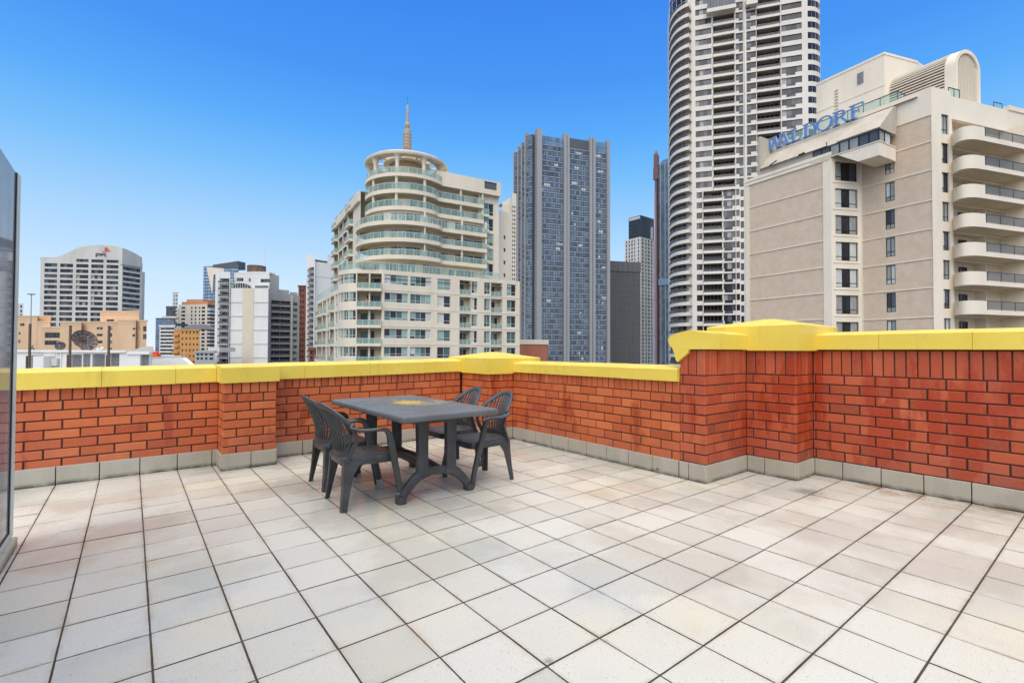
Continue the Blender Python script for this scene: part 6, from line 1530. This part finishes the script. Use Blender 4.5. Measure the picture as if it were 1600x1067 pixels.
# penthouse
pc0 = ab(46.4, 60); dW = U.ex*-1; zpt = 38.6
pl0 = pc0+dW*8.2; pr0 = pc0+e18*6
mb = MB(); shell(mb, [flat(pl0), flat(pc0), flat(pr0), flat(pr0)+U.ey*7, flat(pl0)+U.ey*9], 27, zpt, {}, .2)
Fp_, Lp_ = face(flat(pl0), flat(pc0)); mb.box(Fp_, 0, Lp_, -.05, -.003, zpt-4.1, zpt-3.95); mb.box(Fp_, -.05, Lp_+.05, -.06, .3, zpt-.25, zpt+.05)
Fp2, Lp2 = face(flat(pc0), flat(pr0)); mb.box(Fp2, -.05, Lp2+.05, -.06, .3, zpt-.25, zpt+.05); po_ = mb.build('penthouse', W_hot, HO)
a, b = Fp_.hit(1339.5, 120)[0], Fp_.hit(1349.5, 120)[0]; c, d = Fp_.hit(1344, 131.5)[1], Fp_.hit(1344, 114)[1]
mb = MB(); mb.box(Fp_, a, b, -.06, -.003, c, d)
for k in range(8): z = c+(d-c)*k/8; mb.box(Fp_, a+.05, b-.05, -.11, -.06, z+.03, z+.1)
mb.build('vent_grille', W_metal, po_)
mb = MB(); x = Fp_.hit(1307, 140)[0]
for k in range(9): z = zpt-2.2-.42*k; mb.box(Fp_, x-.22, x+.22, -.12, -.003, z, z+.06)
mb.build('ladder', W_hots, po_)
# barrel vault with louvres
bv0 = ab(50.3, 54.6); FV = Fr((bv0.x, bv0.y, 0), F4.a); wv = 4.35; rv = wv/2; zsp = 36.0-rv; dv_ = U.ex*-1
def arch_pts(r, zc0, n=18): return [(rv-r*cos(pi*k/n), zc0+r*sin(pi*k/n)) for k in range(n+1)]
mb = MB(); base_z = 28.0; outer = arch_pts(rv, zsp); innr = arch_pts(rv-.42, zsp)
P_ = [(0, base_z)]+outer+[(wv, base_z)]; Q_ = [(.42, base_z)]+innr+[(wv-.42, base_z)]
for (a, b, c, d) in zip(P_[:-1], P_[1:], Q_[:-1], Q_[1:]):
    f = lambda q, o: FV.p(q[0], 0, q[1])+dv_*o
    mb.face([f(a, 0), f(b, 0), f(d, 0), f(c, 0)][::-1]); mb.face([f(a, 0), f(a, 1.0), f(b, 1.0), f(b, 0)][::-1]); mb.face([f(c, 0), f(d, 0), f(d, .35), f(c, .35)][::-1])
mb.build('vault_rim', W_hot, HO)
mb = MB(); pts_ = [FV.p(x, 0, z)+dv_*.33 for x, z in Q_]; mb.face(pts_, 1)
ns = 14
for k in range(ns):
    x = .5+(wv-1.0)*k/(ns-1); h_ = zsp+sqrt(max(0, (rv-.44)**2-(x-rv)**2)); mb.sweep([FV.p(x, 0, base_z)+dv_*.2, FV.p(x, 0, h_)+dv_*.2], [(.07, .07)]*2, n=4)
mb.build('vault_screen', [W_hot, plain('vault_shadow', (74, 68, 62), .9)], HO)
mb = MB(); Lv = 7.2; sh = arch_pts(rv-.22, zsp, 14)[:12]; sh = [(.22, base_z+1)]+sh
for a, b in zip(sh[:-1], sh[1:]): mb.face([FV.p(a[0], 0, a[1])+dv_*.5, FV.p(a[0], 0, a[1])+dv_*Lv, FV.p(b[0], 0, b[1])+dv_*Lv, FV.p(b[0], 0, b[1])+dv_*.5], 1)
mb.face([FV.p(x, 0, z)+dv_*Lv for x, z in Q_], 1)
sl_ = [(0.0, base_z+.9+.34*k) for k in range(int((zsp-base_z-.9)/.34)+1)]+[(rv-(rv)*cos(radians(t)), zsp+rv*sin(radians(t))) for t in range(5, 130, 9)]
for x, z in sl_: mb.sweep([FV.p(x, 0, z)+dv_*.9, FV.p(x, 0, z)+dv_*Lv], [(.085, .085)]*2, n=4)
mb.build('vault_louvres', [W_hot, plain('louvre_void', (112, 102, 90), .9)], HO)
mb = MB(); mb.box(FV, -.6, wv+2.2, .05, 6, zr4-.3, base_z+.02); mb.build('vault_base', W_hot, HO)
def hrail(name, pA, pB, z, h, n=3):
    b = MB(); 
    for k in range(n+1): p = pA+(pB-pA)*(k/n); b.tube([(p.x, p.y, z), (p.x, p.y, z+h)], .035, 5)
    b.tube([(pA.x, pA.y, z+h), (pB.x, pB.y, z+h)], .045, 5); b.face([(pA.x, pA.y, z+.05), (pB.x, pB.y, z+.05), (pB.x, pB.y, z+h-.04), (pA.x, pA.y, z+h-.04)], 1); return b.build(name, [FR_dark, G_rail], HO)
hrail('roof_railing', F4.p(x4+.15, .3, 0), F4.p(x4+1.9, .3, 0), zr4, 1.1, 2)
hrail('roof_railing', F4.p(F4.hit(1564, 200)[0], .6, 0), F4.p(F4.hit(1577, 200)[0], .6, 0), zr4, 1.0, 1)
# balconies
def w4(px, D): return flat(st(px, D, 400))
s0, s1 = flat(F4.p(x4+.02, -.02, 0)), w4(1541, 48.75)
cv = spline([s0, w4(1499, 49.1), w4(1510, 48.55), w4(1525, 48.4), s1], 6); cv = [flat(p) for p in cv]; strt = [s1+e18*(1.6*k) for k in range(1, 8)]
def hotel_balcony(zb):
    b = MB(); poly = cv+strt+[flat(F4.p(L4-4, -.02, 0))]; n = len(poly)
    b.v = [(p.x, p.y, zb) for p in poly]+[(p.x, p.y, zb+.3) for p in poly]
    for i in range(n): j = (i+1) % n; b.f.append((i, j, n+j, n+i)); b.m.append(0)
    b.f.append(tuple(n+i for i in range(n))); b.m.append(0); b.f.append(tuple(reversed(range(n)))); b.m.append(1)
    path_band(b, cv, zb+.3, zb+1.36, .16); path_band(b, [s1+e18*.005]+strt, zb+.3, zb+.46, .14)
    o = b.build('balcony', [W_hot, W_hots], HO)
    rail(o, [s1+e18*.12]+strt, zb+.46, .92, step=2.2, glassm=G_smoke, bar=FR_dark)
    f = MB(); xk = F4.hit(1572.5, 400)[0]; f.box(F4, xk-.12, xk+.12, -2.2, -.01, zb+.31, zb+2.93); f.build('partition', W_hot, o); return o
fb = hotel_balcony(zb4[2])
for k in range(10):
    if k != 2: c = copy_tree(fb, HO); c.location.z = fb.location.z + zb4[k]-zb4[2]
for k in range(10):
    for i, (a, b) in enumerate(xo):
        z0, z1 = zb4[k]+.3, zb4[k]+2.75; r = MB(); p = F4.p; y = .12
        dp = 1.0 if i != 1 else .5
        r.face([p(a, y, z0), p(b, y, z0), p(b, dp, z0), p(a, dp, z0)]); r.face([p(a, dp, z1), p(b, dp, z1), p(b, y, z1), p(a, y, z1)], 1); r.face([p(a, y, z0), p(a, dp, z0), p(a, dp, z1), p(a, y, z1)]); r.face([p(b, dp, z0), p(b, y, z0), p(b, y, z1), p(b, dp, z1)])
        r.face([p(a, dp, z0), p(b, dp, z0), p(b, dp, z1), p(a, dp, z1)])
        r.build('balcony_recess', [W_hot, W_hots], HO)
        if i == 0: wnH.add(F4, [(a+.1, a+1.0, z0, z0+2.1), (a+(b-a)*.48, a+(b-a)*.72, z0, z0+2.1)], 'ddoor', dp-.07)
        elif i == 2: wnH.add(F4, [(a+.3, a+1.9, z0, z0+2.15)], 'hotel1', dp-.07)
wnH.flush()
# ---- the roof sign
sgn = thing('rooftop_sign', 'long blue serif capital letters along the sloping roof edge of the corner hotel', 'sign', U.p(6.5, 3.15, 27.95))
M_sblue = plain('blue_sign_face', (92, 132, 190), .5, .08, 1); M_sside = plain('sign_return', (168, 176, 186), .5, .08, 1)
FS = U.sub(0, 2.25, 27.45)
def letter(ch, x, hgt, wd):
    b = MB(); dz = [0]
    def P(pts):
        dz[0] += .004; y0 = -.16-dz[0]; pl = [(x+u*wd, v*hgt) for u, v in pts]
        ar = sum(pl[i][0]*pl[(i+1) % len(pl)][1]-pl[(i+1) % len(pl)][0]*pl[i][1] for i in range(len(pl)))
        if ar < 0: pl = pl[::-1]
        n = len(pl); k = len(b.v); b.v += [tuple(FS.p(u, y0, v)) for u, v in pl]+[tuple(FS.p(u, .05, v)) for u, v in pl]
        for i in range(n): j = (i+1) % n; b.f.append((k+j, k+i, k+n+i, k+n+j)); b.m.append(1)
        b.f.append(tuple(k+i for i in range(n))); b.m.append(0); b.f.append(tuple(k+n+i for i in reversed(range(n)))); b.m.append(1)
    def rect(a, c, d, e): P([(a, c), (d, c), (d, e), (a, e)])
    def diag(xa, ya, xb, yb, t): P([(xa-t/2, ya), (xa+t/2, ya), (xb+t/2, yb), (xb-t/2, yb)])
    def bowl(cx, cy, rx, ry, t0, t1, th, thy, n=14):
        for k in range(n):
            a, c = radians(t0+(t1-t0)*k/n), radians(t0+(t1-t0)*(k+1)/n)
            P([(cx+rx*cos(a), cy+ry*sin(a)), (cx+rx*cos(c), cy+ry*sin(c)), (cx+(rx-th)*cos(c), cy+(ry-thy)*sin(c)), (cx+(rx-th)*cos(a), cy+(ry-thy)*sin(a))])
    sr = .07
    if ch == 'W':
        diag(.10, 1, .30, 0, .17); diag(.30, 0, .50, .95, .09); diag(.48, 1, .68, 0, .17); diag(.68, 0, .90, 1, .09)
        rect(-.04, 1-sr, .28, 1); rect(.36, 1-sr, .60, 1); rect(.78, 1-sr, 1.04, 1)
    elif ch == 'A':
        diag(.16, 0, .46, 1, .09); diag(.84, 0, .52, 1, .20); rect(.27, .32, .72, .39); rect(-.0, 0, .32, sr); rect(.62, 0, 1.04, sr)
    elif ch == 'L':
        rect(.14, 0, .36, 1); rect(.0, 1-sr, .52, 1); rect(0, 0, .9, sr); P([(.9, 0), (.98, .30), (.92, .30), (.74, .06)])
    elif ch == 'D':
        rect(.12, 0, .32, 1); rect(0, 1-sr, .5, 1); rect(0, 0, .5, sr); bowl(.42, .5, .58, .5, -90, 90, .2, .07)
    elif ch == 'O':
        bowl(.5, .5, .52, .53, 0, 360, .17, .07, 26)
    elif ch == 'R':
        rect(.12, 0, .32, 1); rect(0, 1-sr, .45, 1); rect(0, 0, .46, sr); bowl(.42, .74, .42, .26, -90, 90, .19, .07); rect(.3, .48, .44, .55); diag(.95, 0, .52, .5, .2); rect(.82, 0, 1.08, sr)
    elif ch == 'F':
        rect(.14, 0, .36, 1); rect(0, 1-sr, .98, 1); rect(0, 0, .52, sr); rect(.3, .48, .66, .55); P([(.98, 1), (1.02, .68), (.96, .68), (.80, .94)]); rect(.62, .38, .69, .66)
    b.build('letter', [M_sblue, M_sside], sgn)
xq = 1.7
for ch, wd, adv in (('W', 1.75, 1.42), ('A', 1.25, 1.52), ('L', 1.15, 1.42), ('D', 1.35, 1.52), ('O', 1.55, 1.72), ('R', 1.35, 1.62), ('F', 1.25, 1.3)):
    letter(ch, xq, 1.62, wd*1.22); xq += adv*1.075
mb = MB(); mb.box(FS, 1.0, xq+.1, -.02, .06, -.12, -.02); mb.build('support_rail', M_sside, sgn)
